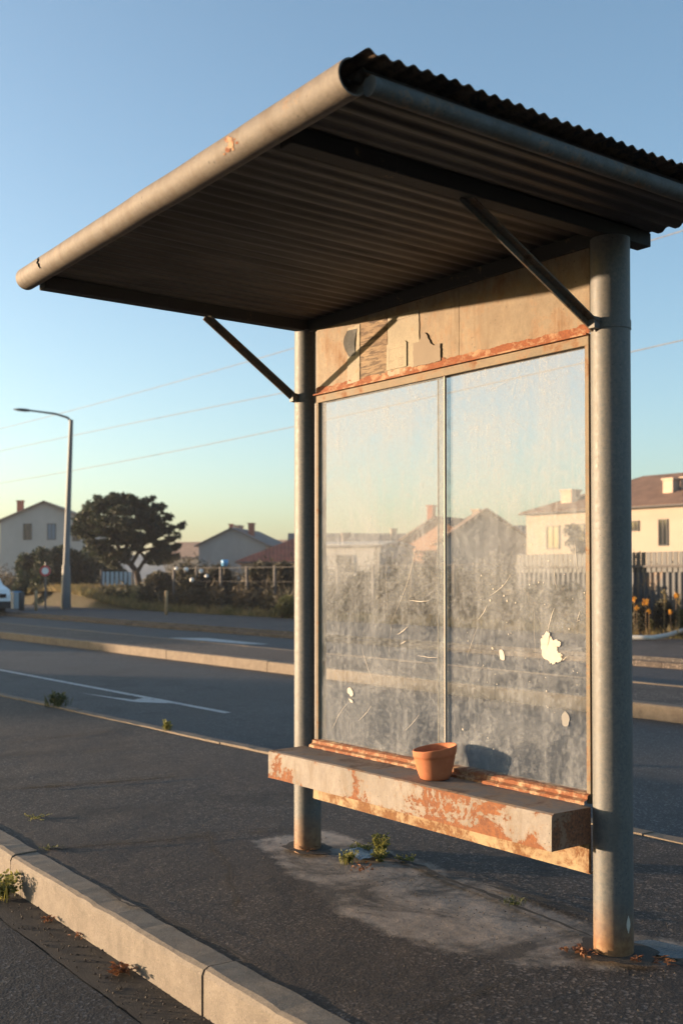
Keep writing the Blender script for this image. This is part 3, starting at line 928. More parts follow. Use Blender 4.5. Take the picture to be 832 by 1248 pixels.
plant('weed', c, 'small spiky weed on the back kerb between lamp and shelter', 'weed', M['weed'], lambda mb, c: (sprig(mb, c, .07, 16, .03, .05), blades(mb, c, .05, 22, .06, .006)))
c = on_ground(8, 1093, RZ+.01)
plant('weed', c, 'leafy weed in the gutter against the near kerb at the left edge', 'weed', M['weed'], lambda mb, c: (sprig(mb, c, .11, 30, .022, .09), blades(mb, c, .08, 20, .09, .005)))
c = on_ground(45, 996)
plant('weed', c, 'flat pale creeping weed on the open pavement left of the shelter', 'weed', M['weed'], lambda mb, c: (sprig(mb, c, .012, 10, .009, .12)))
c = on_ground(62, 1033)
plant('weed', c, 'tiny creeping weed in the pavement crack beside the kerb stone', 'weed', M['weeddark'], lambda mb, c: (sprig(mb, c, .012, 9, .010, .07)))
c = on_ground(625, 1103); c.z = .011
plant('weed', c, 'thin grass tuft in the footing crack left of the near post', 'weed', M['weeddark'], lambda mb, c: (blades(mb, c, .04, 40, .025, .003, 1.2), sprig(mb, c, .015, 8, .01, .06)))

def leafpile(mb, c, r, n, size, h=.012):
    for i in range(n):
        a = random.uniform(0, 2*PI); rr = r*random.random()
        p = Vector((c[0]+rr*math.cos(a)*1.5, c[1]+rr*math.sin(a), c[2]+random.uniform(.002, h)))
        d = Vector((random.uniform(-1,1), random.uniform(-1,1), random.uniform(-.25,.45))).normalized()*size*random.uniform(.5,1.3)
        s_ = d.cross(Vector((random.uniform(-.4,.4),random.uniform(-.4,.4),1))).normalized()*size*.28
        up = Vector((0,0,size*.15))
        mb.add([p, p+d*.5+s_+up, p+d, p+d*.5-s_+up], [(0,1,2),(0,2,3)])
for px, py, z, r, n, s_, lab in ((150,1183,RZ+.012,.035,60,.035,'reddish clump of dead leaves in the gutter below the kerb'),
        (62,1120,RZ+.012,.03,14,.026,'few loose dead leaves in the gutter left of the red clump'),
        (98,1138,RZ+.012,.03,14,.018,'sparse crumbs of dead leaf beside the near kerb'),
        (705,1160,.012,.05,36,.028,'dead leaves gathered at the foot of the near post'),
        (770,1168,.012,.02,10,.026,'curled orange leaf at the right foot of the near post'),
        (808,1172,.012,.03,16,.028,'dead leaves beside the wet patch right of the near post'),
        (372,1034,.012,.06,46,.02,'brown leaf crumbs round the foot of the far post'),
        (440,1058,.012,.06,30,.02,'brown leaf crumbs in front of the weeds under the bench')):
    c = on_ground(px, py, z)
    mb = MB(); leafpile(mb, c, r, n, s_, .02 if n > 40 else .012)
    tag(mb.build('leaf_litter', M['deadleaf'], loc=c), lab, 'leaf litter')
# scattered grit on pavement and gutter: uncountable
mb = MB()
for i in range(1500):
    if i < 700:
        x = random.uniform(-6.5,-1.5); y = ynear(x)-random.uniform(.0,.16)**1.0; z = RZ+.009
    else:
        x = random.uniform(-6,-1.2); y = random.uniform(ynear(x)+.12, 3.9); z = .006
        if i > 1100: x = random.gauss(-3, .8); y = random.gauss(2.75,.22); z = .011
    r = random.uniform(.0015,.005)*(1.4 if i < 700 else 1)
    if y < ynear(x)+.12 and z > 0: continue
    k = random.uniform(0, PI)
    vs = [(x+r*math.cos(k+j*PI/2)*random.uniform(.6,1.2), y+r*math.sin(k+j*PI/2)*random.uniform(.6,1.2), z) for j in range(4)] + [(x, y, z+r*.9)]
    mb.add(vs, [(0,1,4),(1,2,4),(2,3,4),(3,0,4)])
tag(mb.build('grit', M['gutter']), 'fine grit and crumbs scattered over pavement and gutter', 'grit', kind='stuff')
# crumpled foil
mb = MB()
c = on_ground(448, 1046)
mb.grid(lambda u, v: (c.x+(-.02-.17*(u-.5))*1.0+.05*(v-.5), c.y+.09*(v-.5)+.06*(u-.5), .016+.012*abs(mnoise.noise((u*4,v*3,2)))+.008*math.sin(PI*v)), 14, 8)
tag(mb.build('foil_sheet', M['silver'], loc=(c.x, c.y, 0)), 'crumpled bluish foil sheet lying among weeds under the bench', 'foil')
mb = MB(); c = on_ground(800, 1158)
out = []
for k in range(30):
    a = 2*PI*k/30; r = 1+.25*mnoise.noise((math.cos(a)*1.3, math.sin(a)*1.3, 4))
    out.append((c.x+.09*r*math.cos(a), c.y+.07*r*math.sin(a), .0145))
mb.add(out, [tuple(range(30))])
tag(mb.build('plastic_sheet', M['wet'], loc=(c.x, c.y, 0)), 'flat glossy blue-grey plastic sheet on the ground right of near post', 'plastic sheet')
# rusty earth pads round the posts
for nm, (x, r_, lab) in enumerate(((XF, .10, 0), (XN, .105, 0))):
    mb = MB(); out = []
    for k in range(48):
        a = 2*PI*k/48; r = r_*(1+.35*mnoise.noise((math.cos(a)*1.8+nm*5, math.sin(a)*1.8, 4)))
        out.append((x+r*math.cos(a)*1.3, YP+r*math.sin(a), .0148-.0))
    mb.add(out, [tuple(range(48))])
    mb.build('base_pad', M['gutter'], sh)
# white oval chip on the near post
mb = MB()
def chip(u, v):
    a = -1.05-.0*u; 
    ang = math.atan2(-SA, CA)  # faces viewer side
    ph = math.radians(-18)+ (u-.5)*.22*math.sin(PI*min(max(v,.04),.96))
    d = Vector((CA*math.sin(PI/2+ph)*1, 0, 0))
    # direction from post axis: mostly to the right limb as seen by viewer
    aa = math.radians(46)+(u-.5)*.26*math.sin(PI*min(max(v,.04),.96))
    vdir = LD(-.24,-.97)*math.cos(aa)+LD(.97,-.24)*math.sin(aa); vdir.normalize()
    p = Vector((XN, YP, .085+.055*v)) + vdir*(PR+.0012)
    return p
mb.grid(chip, 6, 10); mb.build('paint_chip', M['flake'], sh)

# ================================================================ BACKGROUND
# street lamp
b = on_ground(81, 742, 0)
sl = thing('street_lamp', b, 'tall grey street lamp with one curved arm on the far sidewalk', 'street lamp')
mb = MB(); mb.tube([b, b+Vector((0,0,1.6)), b+Vector((0,0,1.65)), b+LD(.16,0,7.1)], [.19,.15,.12,.075], 20); mb.build('pole', M['lamppole'], sl)
tp = b+LD(.16,0,7.05)
arm = [tp, tp+LD(-.15,0,.14), tp+LD(-.6,0,.28), tp+LD(-1.2,0,.36), tp+LD(-1.5,0,.40)]
mb = MB(); mb.tube(arm, [.05,.045,.04,.035,.035], 12); mb.build('arm', M['lamppole'], sl)
hd = tp+LD(-1.45,0,.40)
mb = MB(); mb.grid(lambda u, v: hd+LD(-.72*u, .14*math.cos(2*PI*v)*math.sin(PI*min(.97,max(.06,u)))**.5, .05*u+.06*math.sin(2*PI*v)*math.sin(PI*min(.97,max(.06,u)))**.5), 12, 14)
mb.build('lamp_head', M['lamppole'], sl)

# round sign
b = on_ground(56, 742); 
b = at_depth(56, 40.5); b.z = 0
sg = thing('traffic_sign', b, 'round white traffic sign with red ring on a thin post before the dark hedge', 'traffic sign')
mb = MB(); mb.tube([b, b+Vector((0,0,1.75))], .035, 10); mb.build('sign_post', M['lamppole'], sg)
cz = b+Vector((0,0,1.42))+LD(0,-.06)
def disc(mb, c, r0, r1, off):
    vs = []
    for k in range(32):
        a = 2*PI*k/32
        for r in (r0, r1): vs.append(c+LD(r*math.cos(a), off, r*math.sin(a)))
    mb.add(vs, [(2*k, 2*k+1, (2*k+3) % 64, (2*k+2) % 64) for k in range(32)])
mb = MB(); mb.tube([cz+LD(0,.02), cz+LD(0,0)], .2, 32); fc = mb.build('disc', M['white'], sg)
mb = MB(); disc(mb, cz, .13, .2, -.004); mb.build('ring', M['red'], fc)

# bollards and small kerbside posts
def bollard(px, py, h, r, mat, lab):
    b = on_ground(px, py); mb = MB()
    mb.lathe([(0,0),(r,0),(r,h-.04),(r*.8,h),(0,h)], b, 16)
    return tag(mb.build('bollard', mat, loc=b), lab, 'bollard', 'bollards on the far sidewalk')
bollard(44.5, 744, .72, .055, M['wood'], 'short tan post left of the round traffic sign')
bollard(203, 749, .76, .05, M['wood'], 'short tan post in front of the scrub right of the pine')
bollard(27, 744, .66, .10, M['fencepost'], 'stubby grey post beside the front of the white van')
b = on_ground(22, 743)
cb = thing('utility_cabinet', at_depth(20, 41, 0), 'small pale blue-grey cabinet between white van and tan post', 'cabinet')
p = at_depth(20, 41); mb = MB(); mb.box(p.x-.16, p.x+.16, p.y-.13, p.y+.13, 0, .62); mb.build('cabinet_body', M['paleblue'], cb, bevel=.02)
mb = MB(); mb.box(p.x-.18, p.x+.18, p.y-.15, p.y+.15, .622, .66); mb.build('cabinet_lid', M['blue'], cb)

# van, mostly outside the frame
vb = at_depth(-17, 37.5); 
van = thing('parked_van', (vb.x, vb.y, RZ), 'white van parked by the far kerb, cut off by the left edge', 'van', world=False, rz=PI)
# local: nose at x=0, body to +x, so after the half turn it runs to -X
vz = 0
def P_(s): return s
body = [(0,0,.32),(0,0,.72),(.10,0,.92),(.75,0,1.08),(1.5,0,1.6),(1.9,0,1.68),(4.6,0,1.66),(4.85,0,1.5),(4.85,0,.32)]
mb = MB(); mb.prism([(x, -.9, z) for x, _, z in body], (0, 1.8, 0)); mb.build('van_body', M['vanwhite'], van, bevel=.05, seg=3)
for s_ in (-.905, .895):
    mb = MB(); mb.prism([(1.0,s_,1.12),(1.55,s_,1.52),(2.3,s_,1.56),(2.3,s_,1.12)], (0,.01,0)); mb.build('side_window', M['darkglass'], van)
mb = MB(); mb.add([(.80,-.75,1.115),(1.44,-.7,1.56),(1.44,.7,1.56),(.80,.75,1.115)], [(0,1,2,3)]); o_ = mb.build('windscreen', M['darkglass'], van); o_.location = (-.012,0,.012)
mb = MB(); mb.box(-.05, .12, -.88, .88, .26, .50); mb.build('bumper', M['black'], van, bevel=.02)
for s_ in (-.72, .5):
    mb = MB(); mb.box(-.02, .06, s_, s_+.24, .62, .76); mb.build('headlight', M['darkglass'], van)
for x in (.85, 3.9):
    for s_ in (-.8, .8):
        mb = MB(); mb.tube([(x,s_-.11,.33),(x,s_+.11,.33)], .33, 28); w_ = mb.build('wheel', M['rubber'], van)
        mb = MB(); mb.tube([(x,s_-.115,.33),(x,s_+.115,.33)], .19, 20); mb.build('rim', M['lamppole'], w_)

# foliage helpers
def foliage(mb, blobs, size, el=1.0, shell=.45):
    for (c, r, n) in blobs:
        c = Vector(c)
        for i in range(n):
            d = Vector((random.gauss(0,1), random.gauss(0,1), random.gauss(0,1))).normalized()
            t = shell+(1-shell)*random.random()**.7
            p = c+Vector((d.x*r[0], d.y*r[1], d.z*r[2]))*t
            a = Vector((random.gauss(0,1), random.gauss(0,1), random.gauss(0,1)))
            a = (a+d*.8).normalized()*size*random.uniform(.6,1.3)*el
            b = a.cross(Vector((random.gauss(0,1), random.gauss(0,1), random.gauss(0,1)))).normalized()*size*random.uniform(.35,.6)
            mb.add([p-a*.5-b*.4, p-a*.5+b*.4, p+a*.5+b*.25, p+a*.6-b*.25], [(0,1,2,3)])

# pine
DPT = 50.0; k_ = DPT/FP
tb = at_depth(170, DPT); tb.z = ground_z(tb.x, tb.y)
pine = thing('pine_tree', tb, 'broad dark pine with bent trunk standing right of the street lamp', 'tree')
def pp(px, py, w=0): 
    D = DPT+w; return at_depth(px, D, EYE-(py-HOR)*D/FP)
trk = [tb-Vector((0,0,.2)), pp(170,712), pp(167,698,.1), pp(160,688,.1), pp(150,678,.2), pp(142,662,.2), pp(136,640,.2)]
mb = MB(); mb.tube(trk, [.20,.16,.14,.13,.11,.09,.05], 12); mb.build('trunk', M['bark'], pine)
limbs = [((167,698),(178,680),(196,664),(216,655)),((178,680),(190,682),(207,684),(214,680)),((160,688),(172,668),(186,650),(202,635)),((150,678),(130,668),(112,655),(100,640)),((150,678),(160,650),(168,630),(172,614)),((142,662),(124,640),(118,622),(120,612)),((178,680),(170,672),(186,668),(200,670))]
for lm in limbs:
    w = random.uniform(-.4, .4); mb = MB()
    mb.tube([pp(a, b, w*i) for i, (a, b) in enumerate(lm)], [.10,.08,.055,.03], 8); mb.build('limb', M['bark'], pine)
blobs = []
def cl(px, py, rx, rz, ry=None, n=None, w=0):
    c = pp(px, py, w); r = (rx*k_, (ry or rx)*k_, rz*k_)
    blobs.append((c, (r[0]*.9, r[1], r[2]), n or int(rx*rz*2.6)))
for (px, py, rx, rz) in ((130,640,22,18),(150,628,24,18),(118,626,16,14),(160,645,22,16),(135,618,14,12),(108,645,14,14),(176,632,16,13),(150,610,10,7),(127,612,8,7),(168,616,10,8),(184,640,13,9),(104,630,9,9),(98,650,7,9),(150,674,13,8),(166,664,12,9),(140,678,10,7),(112,663,12,9),(130,664,14,10),(128,680,10,7),(138,686,10,7),(154,682,9,6),(120,672,12,8),(144,655,14,12),(194,662,12,5),(206,657,9,4),(215,652,6,4),(220,642,4,4),(200,640,7,5),(207,630,4,6),(196,622,5,6),(202,672,12,4.5),(212,668,8,4),(192,684,12,5),(206,682,9,5),(215,678,6,4),(186,676,9,4),(180,655,12,7),(190,650,8,5),(117,606,6,4),(140,605,7,4),(158,605,7,4),(178,611,6,5),(188,617,5,5)):
    for w in (-1.0, .2, 1.2) if rx > 11 else ((-.5,.6) if rx > 7 else (0,)):
        ww = w*(rx/16)
        cl(px+random.uniform(-2,2), py-rz*.30+random.uniform(-1,1), rx*.95, rz*.36, rx*.85, int(rx*rz*.9)+24, ww)
        cl(px+random.uniform(-3,3), py+rz*.45+random.uniform(-1,1), rx*.85, rz*.34, rx*.8, int(rx*rz*.8)+20, ww+random.uniform(-.3,.3))
for (x0_, y0_, x1_2, y1_2, n_, r_) in ((176,660,222,640,16,5),(180,648,208,628,12,5.5),(172,632,198,616,12,6),(184,674,216,666,14,5),(182,686,216,678,14,5.5),(165,618,186,608,8,5),(186,640,206,650,8,5)):
    for i in range(n_):
        t = i/(n_-1); r2 = r_*(1-.35*t)
        cl(x0_+(x1_2-x0_)*t+random.uniform(-2,2), y0_+(y1_2-y0_)*t+random.uniform(-2,2)-2*math.sin(PI*t), r2, r2*.75, r2*1.3, 46, random.uniform(-.6,.6))
# ragged tufts that break the outline
for i in range(230):
    a = random.uniform(-.2, PI+.2)
    px = 143+54*math.cos(a)*random.uniform(.8,1.03); py = 646-41*math.sin(a)*random.uniform(.8,1.07)
    cl(px, py, 2.2, 3.2, 3, 22, random.uniform(-1.2,1.2))
mb = MB(); foliage(mb, blobs, .13, 1.5, .3); mb.build('crown', M['pine'], pine)

# hedge / dark trees left
def bush(name, pxs, D, lab, mat, size, cat='bush', group=None, dens=1.0, base=None, trunk=False):
    px0 = pxs[0][0]; b = at_depth(px0, D); b.z = ground_z(b.x, b.y)
    t = thing(name, b, lab, cat, group)
    bl = []
    for (px, py, rx, rz) in pxs:
        for w in (-.6, .6):
            DD = D+w*rx*D/FP; c = at_depth(px+random.uniform(-2,2), DD, EYE-(py-HOR)*DD/FP)
            kk = D/FP; bl.append((c, (rx*kk*.9, rx*kk*.9, rz*kk*.95), int(rx*rz*2.0*dens)+30))
    mb = MB(); foliage(mb, bl, size, 1.0, .35); mb.build('foliage', mat, t)
    mb = MB()
    for (px, py, rx, rz) in pxs[:4]:
        c = at_depth(px, D, EYE-(py-HOR)*D/FP); g = b.lerp(c, .3); g.z = ground_z(c.x, c.y)-.1
        mb.tube([(c.x+ (g.x-c.x)*.2, c.y, g.z), c], [.06,.02], 6)
    mb.build('stem', M['bark'], t)
    return t
bush('hedge', [(60,700,26,30),(45,712,18,26),(85,695,24,28),(75,678,18,14),(52,680,16,14),(100,705,18,26),(30,690,12,18),(35,722,12,16)], 54, 'big dark evergreen hedge behind the round traffic sign', M['hedge'], .2, 'hedge')
bush('dark_tree', [(120,700,22,26),(138,706,18,24),(105,690,18,22),(128,684,16,14),(110,720,16,16),(150,712,14,18)], 60, 'dark evergreen thicket behind the pale gate under the pine', M['hedge'], .22, 'thicket')
bush('bush', [(26,712,9,18),(22,724,8,14)], 47, 'small dark bush between the white van and the hedge', M['hedge'], .15)

# pale gate by the pine
g0 = at_depth(124, 46); g1 = at_depth(162, 48)
gt = thing('sheet_gate', (g0.x, g0.y, ground_z(g0.x, g0.y)), 'pale bluish slatted metal gate under the pine', 'gate')
for i in range(7):
    p = g0.lerp(g1, i/7); q = g0.lerp(g1, (i+.66)/7); zb = .42
    mb = MB(); mb.prism([(p.x,p.y,zb),(q.x,q.y,zb),(q.x,q.y,1.42),(p.x,p.y,1.42)], LD(0,.03)); mb.build('slat', M['paleblue'], gt)
for zz in (.55, 1.25):
    mb = MB(); mb.prism([(g0.x,g0.y,zz),(g1.x,g1.y,zz),(g1.x,g1.y,zz+.06),(g0.x,g0.y,zz+.06)], LD(0,.03)); o_ = mb.build('rail', M['fencepost'], gt); o_.location = LD(0,.035)
for p in (g0, g1):
    mb = MB(); mb.tube([(p.x,p.y,0),(p.x,p.y,1.5)], .05, 8); mb.build('gate_post', M['fencepost'], gt)

# fence with posts and wires on the left of and behind the shelter
YW = 19.0
fx0, fx1 = x_on(212, 19.0), -18.6
wf = thing('wire_fence', (fx0, YW, 0), 'low wire fence with grey posts in front of the dry scrub', 'fence')
x = fx0; first = None
while x <= fx1:
    mb = MB(); mb.box(x-.035, x+.035, YW-.035, YW+.035, -.1, 1.56+random.uniform(-.03,.03)); mb.build('post', M['fencepost'], wf)
    x += 1.62
for zz in (1.50, 1.05, .6):
    mb = MB(); mb.tube([(fx0,YW-.04,zz),(fx1,YW-.04,zz)], .009 if zz == 1.50 else .005, 6); mb.build('wire', M['fencepost'], wf)

# corrugated sheet fence on the right
YS = 19.4
sx0, sx1 = -18.4, 4.0
sf = thing('sheet_fence', (sx0, YS, 0), 'grey corrugated sheet fence topped with slats in front of the cream house', 'fence')
mb = MB(); nW = int((sx1-sx0)/.15)
mb.grid(lambda u, v: (sx0+(sx1-sx0)*u, YS+.022*math.sin(u*nW*2*PI), -.05+1.45*v), nW*8, 1)
mb.build('sheet', M['sheetfence'], sf)
mb = MB(); x = sx0
while x < sx1:
    mb.prism([(x,YS-.03,1.3),(x+.105,YS-.03,1.3),(x+.105,YS-.03,1.73),(x,YS-.03,1.73)], (0,.02,0)); x += .135
mb.build('slat_row', M['slatfence'], sf)
mb = MB(); mb.box(sx0, sx1, YS-.075, YS-.035, 1.40, 1.45); mb.build('rail', M['fencepost'], sf)
x = sx0
while x < sx1:
    mb = MB(); mb.box(x-.04, x+.04, YS+.03, YS+.11, -.1, 1.7); mb.build('post', M['fencepost'], sf); x += 2.5

# dry scrub : one mass beyond the fence
mb = MB(); bl = []
for i in range(330):
    x = random.uniform(-75, -17.5); y = random.uniform(19.9, 27)
    LL, DD = CA*x+SA*y, -SA*x+CA*y
    if 416+FP*LL/DD < 205 and DD < 60: continue
    h = random.uniform(.45, .95)*(1.0 if y < 23 else 1.35)
    r = random.uniform(.5, 1.1)
    bl.append(((x, y, ground_z(x,y)+h*.75), (r, r*.8, h), 110))
for i in range(46):
    x = random.uniform(-18.6, -14.6); y = random.uniform(18.4, 19.0); h = random.uniform(.35,.62)
    bl.append(((x, y, h*.8), (.4, .25, h), 120))
for i in range(40):
    x = random.uniform(-40, -19); h = random.uniform(.4,.75)
    bl.append(((x, random.uniform(18.5,18.9), h*.7), (.45, .25, h), 90))
foliage(mb, bl, .13, 1.7, .2)
for i in range(1400):
    x = random.uniform(-75, -17.5); y = random.uniform(19.4, 24)
    if 416+FP*(CA*x+SA*y)/(-SA*x+CA*y) < 205: continue
    blades(mb, (x, y, ground_z(x,y)), .25, 4, random.uniform(.9,2.0), .03, .25)
tag(mb.build('scrub', M['scrub']), 'mass of dry brown scrub filling the lot beyond the wire fence', 'scrub', kind='stuff')
mb = MB()
for i in range(5200):
    x = random.uniform(-62, -3); y = 18.05+abs(random.gauss(0, .45))
    if x > -18 and y > 19.2: y = 18.6
    blades(mb, (x, y, ground_z(x,y)-.03), .12, 5, random.uniform(.10,.42), .02, .6)
for i in range(6500):
    c = at_depth(random.uniform(28, 210), random.uniform(38.5, 52)); 
    if c.y < 18.1: continue
    blades(mb, (c.x, c.y, ground_z(c.x,c.y)-.03), .22, 6, random.uniform(.12,.30), .03, .6)
tag(mb.build('dry_grass', M['drygrass']), 'strip of short golden dry grass along the back of the far sidewalk', 'grass', kind='stuff')
def shrub(px, py, rx, rz, D, lab, mat='scrubdark', size=.13, dens=1.6):
    bush('shrub', [(px,py,rx,rz),(px+rx*.5,py+rz*.3,rx*.6,rz*.7),(px-rx*.5,py+rz*.35,rx*.6,rz*.6)], D, lab, M[mat], size, 'shrub', 'shrubs along the wire fence', dens)
shrub(195, 712, 20, 17, 42, 'dark brownish shrub right of the pine trunk')
shrub(242, 712, 20, 16, 38.5, 'dark shrub behind the wire fence below the lit shed wall')
shrub(345, 700, 16, 16, 36, 'dark shrub behind the fence below the red roof')
shrub(352, 738, 16, 13, 32, 'olive green shrub on the verge beside the far shelter post', 'bushgreen', .1)
shrub(268, 704, 16, 17, 39.5, 'dark bush with ragged top below the blue drum')
shrub(318, 702, 20, 19, 38, 'wide dark bush behind the fence below the red roof edge')
shrub(228, 700, 12, 14, 41, 'dark bush just right of the pine trunk foot')
shrub(445, 720, 22, 24, 33, 'dark shrub seen through the left glass pane')
shrub(600, 735, 26, 22, 28, 'dark shrub low in the right glass pane')
shrub(560, 716, 16, 24, 30, 'dark shrub seen just right of the pane joint')
shrub(480, 730, 18, 20, 32, 'dark brown shrub seen just left of the pane joint')
# plants in front of the sheet fence
for i, (px, py, rx, rz, mat, lab) in enumerate(((780,752,12,18,'scrubdark','dark dry plant at the fence foot right of the near post'),(806,748,13,20,'scrubdark','tall dark plant in front of the sheet fence'),
      (828,756,12,14,'bushgreen','olive plant in front of the sheet fence at the right edge'),(790,762,10,8,'bushgreen','low olive plant at the foot of the sheet fence'))):
    bush('plant', [(px,py,rx,rz)], 22.0+.2*i, lab, M[mat], .07, 'plant', 'plants along the sheet fence', 1.8)
for (px, py, h, lab) in ((808,722,.9,'thin tall dry stalk standing before the sheet fence'),(826,728,.8,'dry stalk at the right edge before the sheet fence')):
    b = at_depth(px, 21.8); b.z = 0; mb = MB()
    mb.tube([b, b+Vector((.02,0,h))], [.015,.01], 5)
    for j in range(30):
        q = b+Vector((0,0,h*random.uniform(.3,1.05))); d = Vector((random.gauss(0,1),random.gauss(0,1),.6)).normalized()*.07
        mb.add([q, q+d+Vector((0,.02,0)), q+d*1.2, q+d-Vector((0,.02,0))], [(0,1,2,3)])
    tag(mb.build('dry_stalk', M['drygrass'], loc=b), lab, 'plant')
for (px, py, r, lab) in ((786,734,.075,'largest yellow flower head on a stalk just right of the near post'),(772,730,.05,'yellow flower touching the edge of the near post'),(775,741,.04,'low yellow flower close beside the near post'),
        (823,726,.05,'yellow flower nearest the right edge of the photo'),(816,746,.04,'lower yellow flower left of the right edge stalk'),(790,745,.03,'smallest yellow flower below the largest one')):
    c = at_depth(px, 21.6, EYE-(py-HOR)*21.6/FP); mb = MB()
    foliage(mb, [(c, (r,r,r), 50)], .05, 1, .1)
    b = Vector((c.x, c.y, 0))
    t = thing('yellow_flower', b, lab, 'flower', 'yellow flowers at the sheet fence')
    mb.build('flower_head', M['yellow'], t)
    mb = MB(); mb.tube([b, c], .006, 4); mb.build('stalk', M['twig'], t)
# pale pipe lying on the verge
pts = [on_ground(a, b_, z) for a, b_, z in ((720,776,.05),(776,777,.05),(795,777,.06),(812,774,.08),(832,768,.14),(860,760,.25),(900,752,.35))]
mb = MB(); mb.tube(pts, .045, 10); tag(mb.build('pipe', M['hose'], loc=pts[0]), 'long pale bent pipe lying at the sidewalk edge before the sheet fence', 'pipe')
# white blobs modelled in place of bright glints behind the fence
for (px, py, w, h, lab) in ((215,693,5,5,'leftmost white blob standing for a glint beyond the wire fence'),(227,694,7,6,'larger white blob standing for a glint in the row beyond the fence'),(234,707,6,6,'lowest white blob standing for a glint beyond the fence'),(245,696,6,6,'white blob standing for a glint right of the lowest one'),(252,702,5,5,'rightmost white blob standing for a glint beyond the fence')):
    D = 37.0; c = at_depth(px, D, EYE-(py-HOR)*D/FP); mb = MB()
    mb.grid(lambda u, v: c+Vector((math.sin(PI*v)*math.cos(2*PI*u)*w*.012, math.sin(PI*v)*math.sin(2*PI*u)*w*.012, math.cos(PI*v)*h*.012))*(1+.25*mnoise.noise((u*5,v*5,px))), 12, 8)
    tag(mb.build('glint_blob', M['white'], loc=c), lab, 'glint blob', 'white blobs standing for glints beyond the fence')
c = at_depth(274, 36.5, EYE+.46); mb = MB()
mb.lathe([(0,-.1),(.10,-.1),(.12,.08),(.10,.11),(0,.11)], c, 14)
tag(mb.build('plastic_drum', M['blue'], loc=c), 'small blue drum on top of the fence line left of the red roof', 'drum')

# ---------------------------------------------------------------- houses
def win(root, x, z, w, h, y, frm='whitewall', pane='darkglass', ax='y'):
    mb = MB(); t = .05
    if ax == 'y':
        for (a, b, c, d) in ((x-w/2-t, x+w/2+t, z-t, z), (x-w/2-t, x+w/2+t, z+h, z+h+t), (x-w/2-t, x-w/2, z, z+h), (x+w/2, x+w/2+t, z, z+h)):
            mb.box(a, b, y-.05, y+.02, c, d)
        f = mb.build('window', M[frm], root)
        mb = MB(); mb.box(x-w/2, x+w/2, y-.015, y+.02, z, z+h); mb.build('pane', M[pane], f)
        mb = MB(); mb.box(x-.02, x+.02, y-.035, y-.016, z, z+h); mb.build('glazing_bar', M[frm], f)
def house(px, D, w, dep, eave, ridge, wallm, roofm, lab, rot=0., windows=(), chims=(), ov=.35, world=None, along=False, hip=0, base=0, wallcat='house', door=None):
    loc = at_depth(px, D) if world is None else Vector(world)
    loc.z = base
    r = thing('house', loc, lab, wallcat, rz=(YAW+rot) if world is None else rot, world=False)
    mb = MB()
    if hip: mb.box(-w/2, w/2, 0, dep, -.5, eave)
    elif not along:   # ridge runs away from the viewer
        mb.prism([(-w/2,0,-.5),(w/2,0,-.5),(w/2,0,eave),(0,0,ridge),(-w/2,0,eave)], (0,dep,0))
    else:
        mb.prism([(-w/2,0,-.5),(-w/2,dep,-.5),(-w/2,dep,eave),(-w/2,dep/2,ridge),(-w/2,0,eave)], (w,0,0))
    wl = mb.build('wall', M[wallm], r)
    mb = MB(); t = .14
    def slab(a, b, c_, d):
        vs = [Vector(a), Vector(b), Vector(c_), Vector(d)]
        mb.hexa([v+Vector((0,0,.02)) for v in vs]+[v+Vector((0,0,t)) for v in vs])
    if hip:
        e = eave; a0, a1, b0, b1 = -w/2-ov, w/2+ov, -ov, dep+ov; m0, m1, mc = a0+hip, a1-hip, dep/2
        mb.add([(a0,b0,e),(a1,b0,e),(a1,b1,e),(a0,b1,e),(m0,mc,ridge),(m1,mc,ridge),(a0,b0,e+.12),(a1,b0,e+.12),(a1,b1,e+.12),(a0,b1,e+.12)],
               [(3,2,1,0),(0,1,7,6),(1,2,8,7),(2,3,9,8),(3,0,6,9),(6,7,5,4),(7,8,5),(8,9,4,5),(9,6,4)])
    elif not along:
        s_ = (ridge-eave)/(w/2); zo = eave-ov*s_
        slab((-w/2-ov,-ov,zo),(0,-ov,ridge),(0,dep+ov,ridge),(-w/2-ov,dep+ov,zo))
        slab((0,-ov,ridge),(w/2+ov,-ov,zo),(w/2+ov,dep+ov,zo),(0,dep+ov,ridge))
    else:
        s_ = (ridge-eave)/(dep/2); zo = eave-ov*s_
        slab((-w/2-ov,-ov,zo),(w/2+ov,-ov,zo),(w/2+ov,dep/2,ridge),(-w/2-ov,dep/2,ridge))
        slab((-w/2-ov,dep/2,ridge),(w/2+ov,dep/2,ridge),(w/2+ov,dep+ov,zo),(-w/2-ov,dep+ov,zo))
    rf = mb.build('roof', M[roofm], r)
    if along:
        zg = (eave-ov*(0 if hip else s_)) if not hip else eave
        mb = MB(); mb.tube([(-w/2-ov,-ov-.06,zg+.03),(w/2+ov,-ov-.06,zg+.03)], .06, 8); gt_ = mb.build('gutter_pipe', M['fencepost'], r)
        mb = MB(); mb.tube([(w/2-.2,-ov-.05,zg),(w/2-.2,-.08,zg-.35),(w/2-.2,-.08,0)], .045, 8); mb.build('downpipe', M['fencepost'], r)
    for (x, z, ww, hh, pn) in windows: win(r, x, z, ww, hh, 0, 'fencepost', pn)
    for (x, y, z0, z1, s0, mm) in chims:
        mb = MB(); mb.box(x-s0/2, x+s0/2, y-s0/2, y+s0/2, z0, z1); c = mb.build('chimney', M[mm], rf)
        mb = MB(); mb.box(x-s0/2-.06, x+s0/2+.06, y-s0/2-.06, y+s0/2+.06, z1+.002, z1+.1); mb.build('chimney_cap', M[mm], c)
    return r
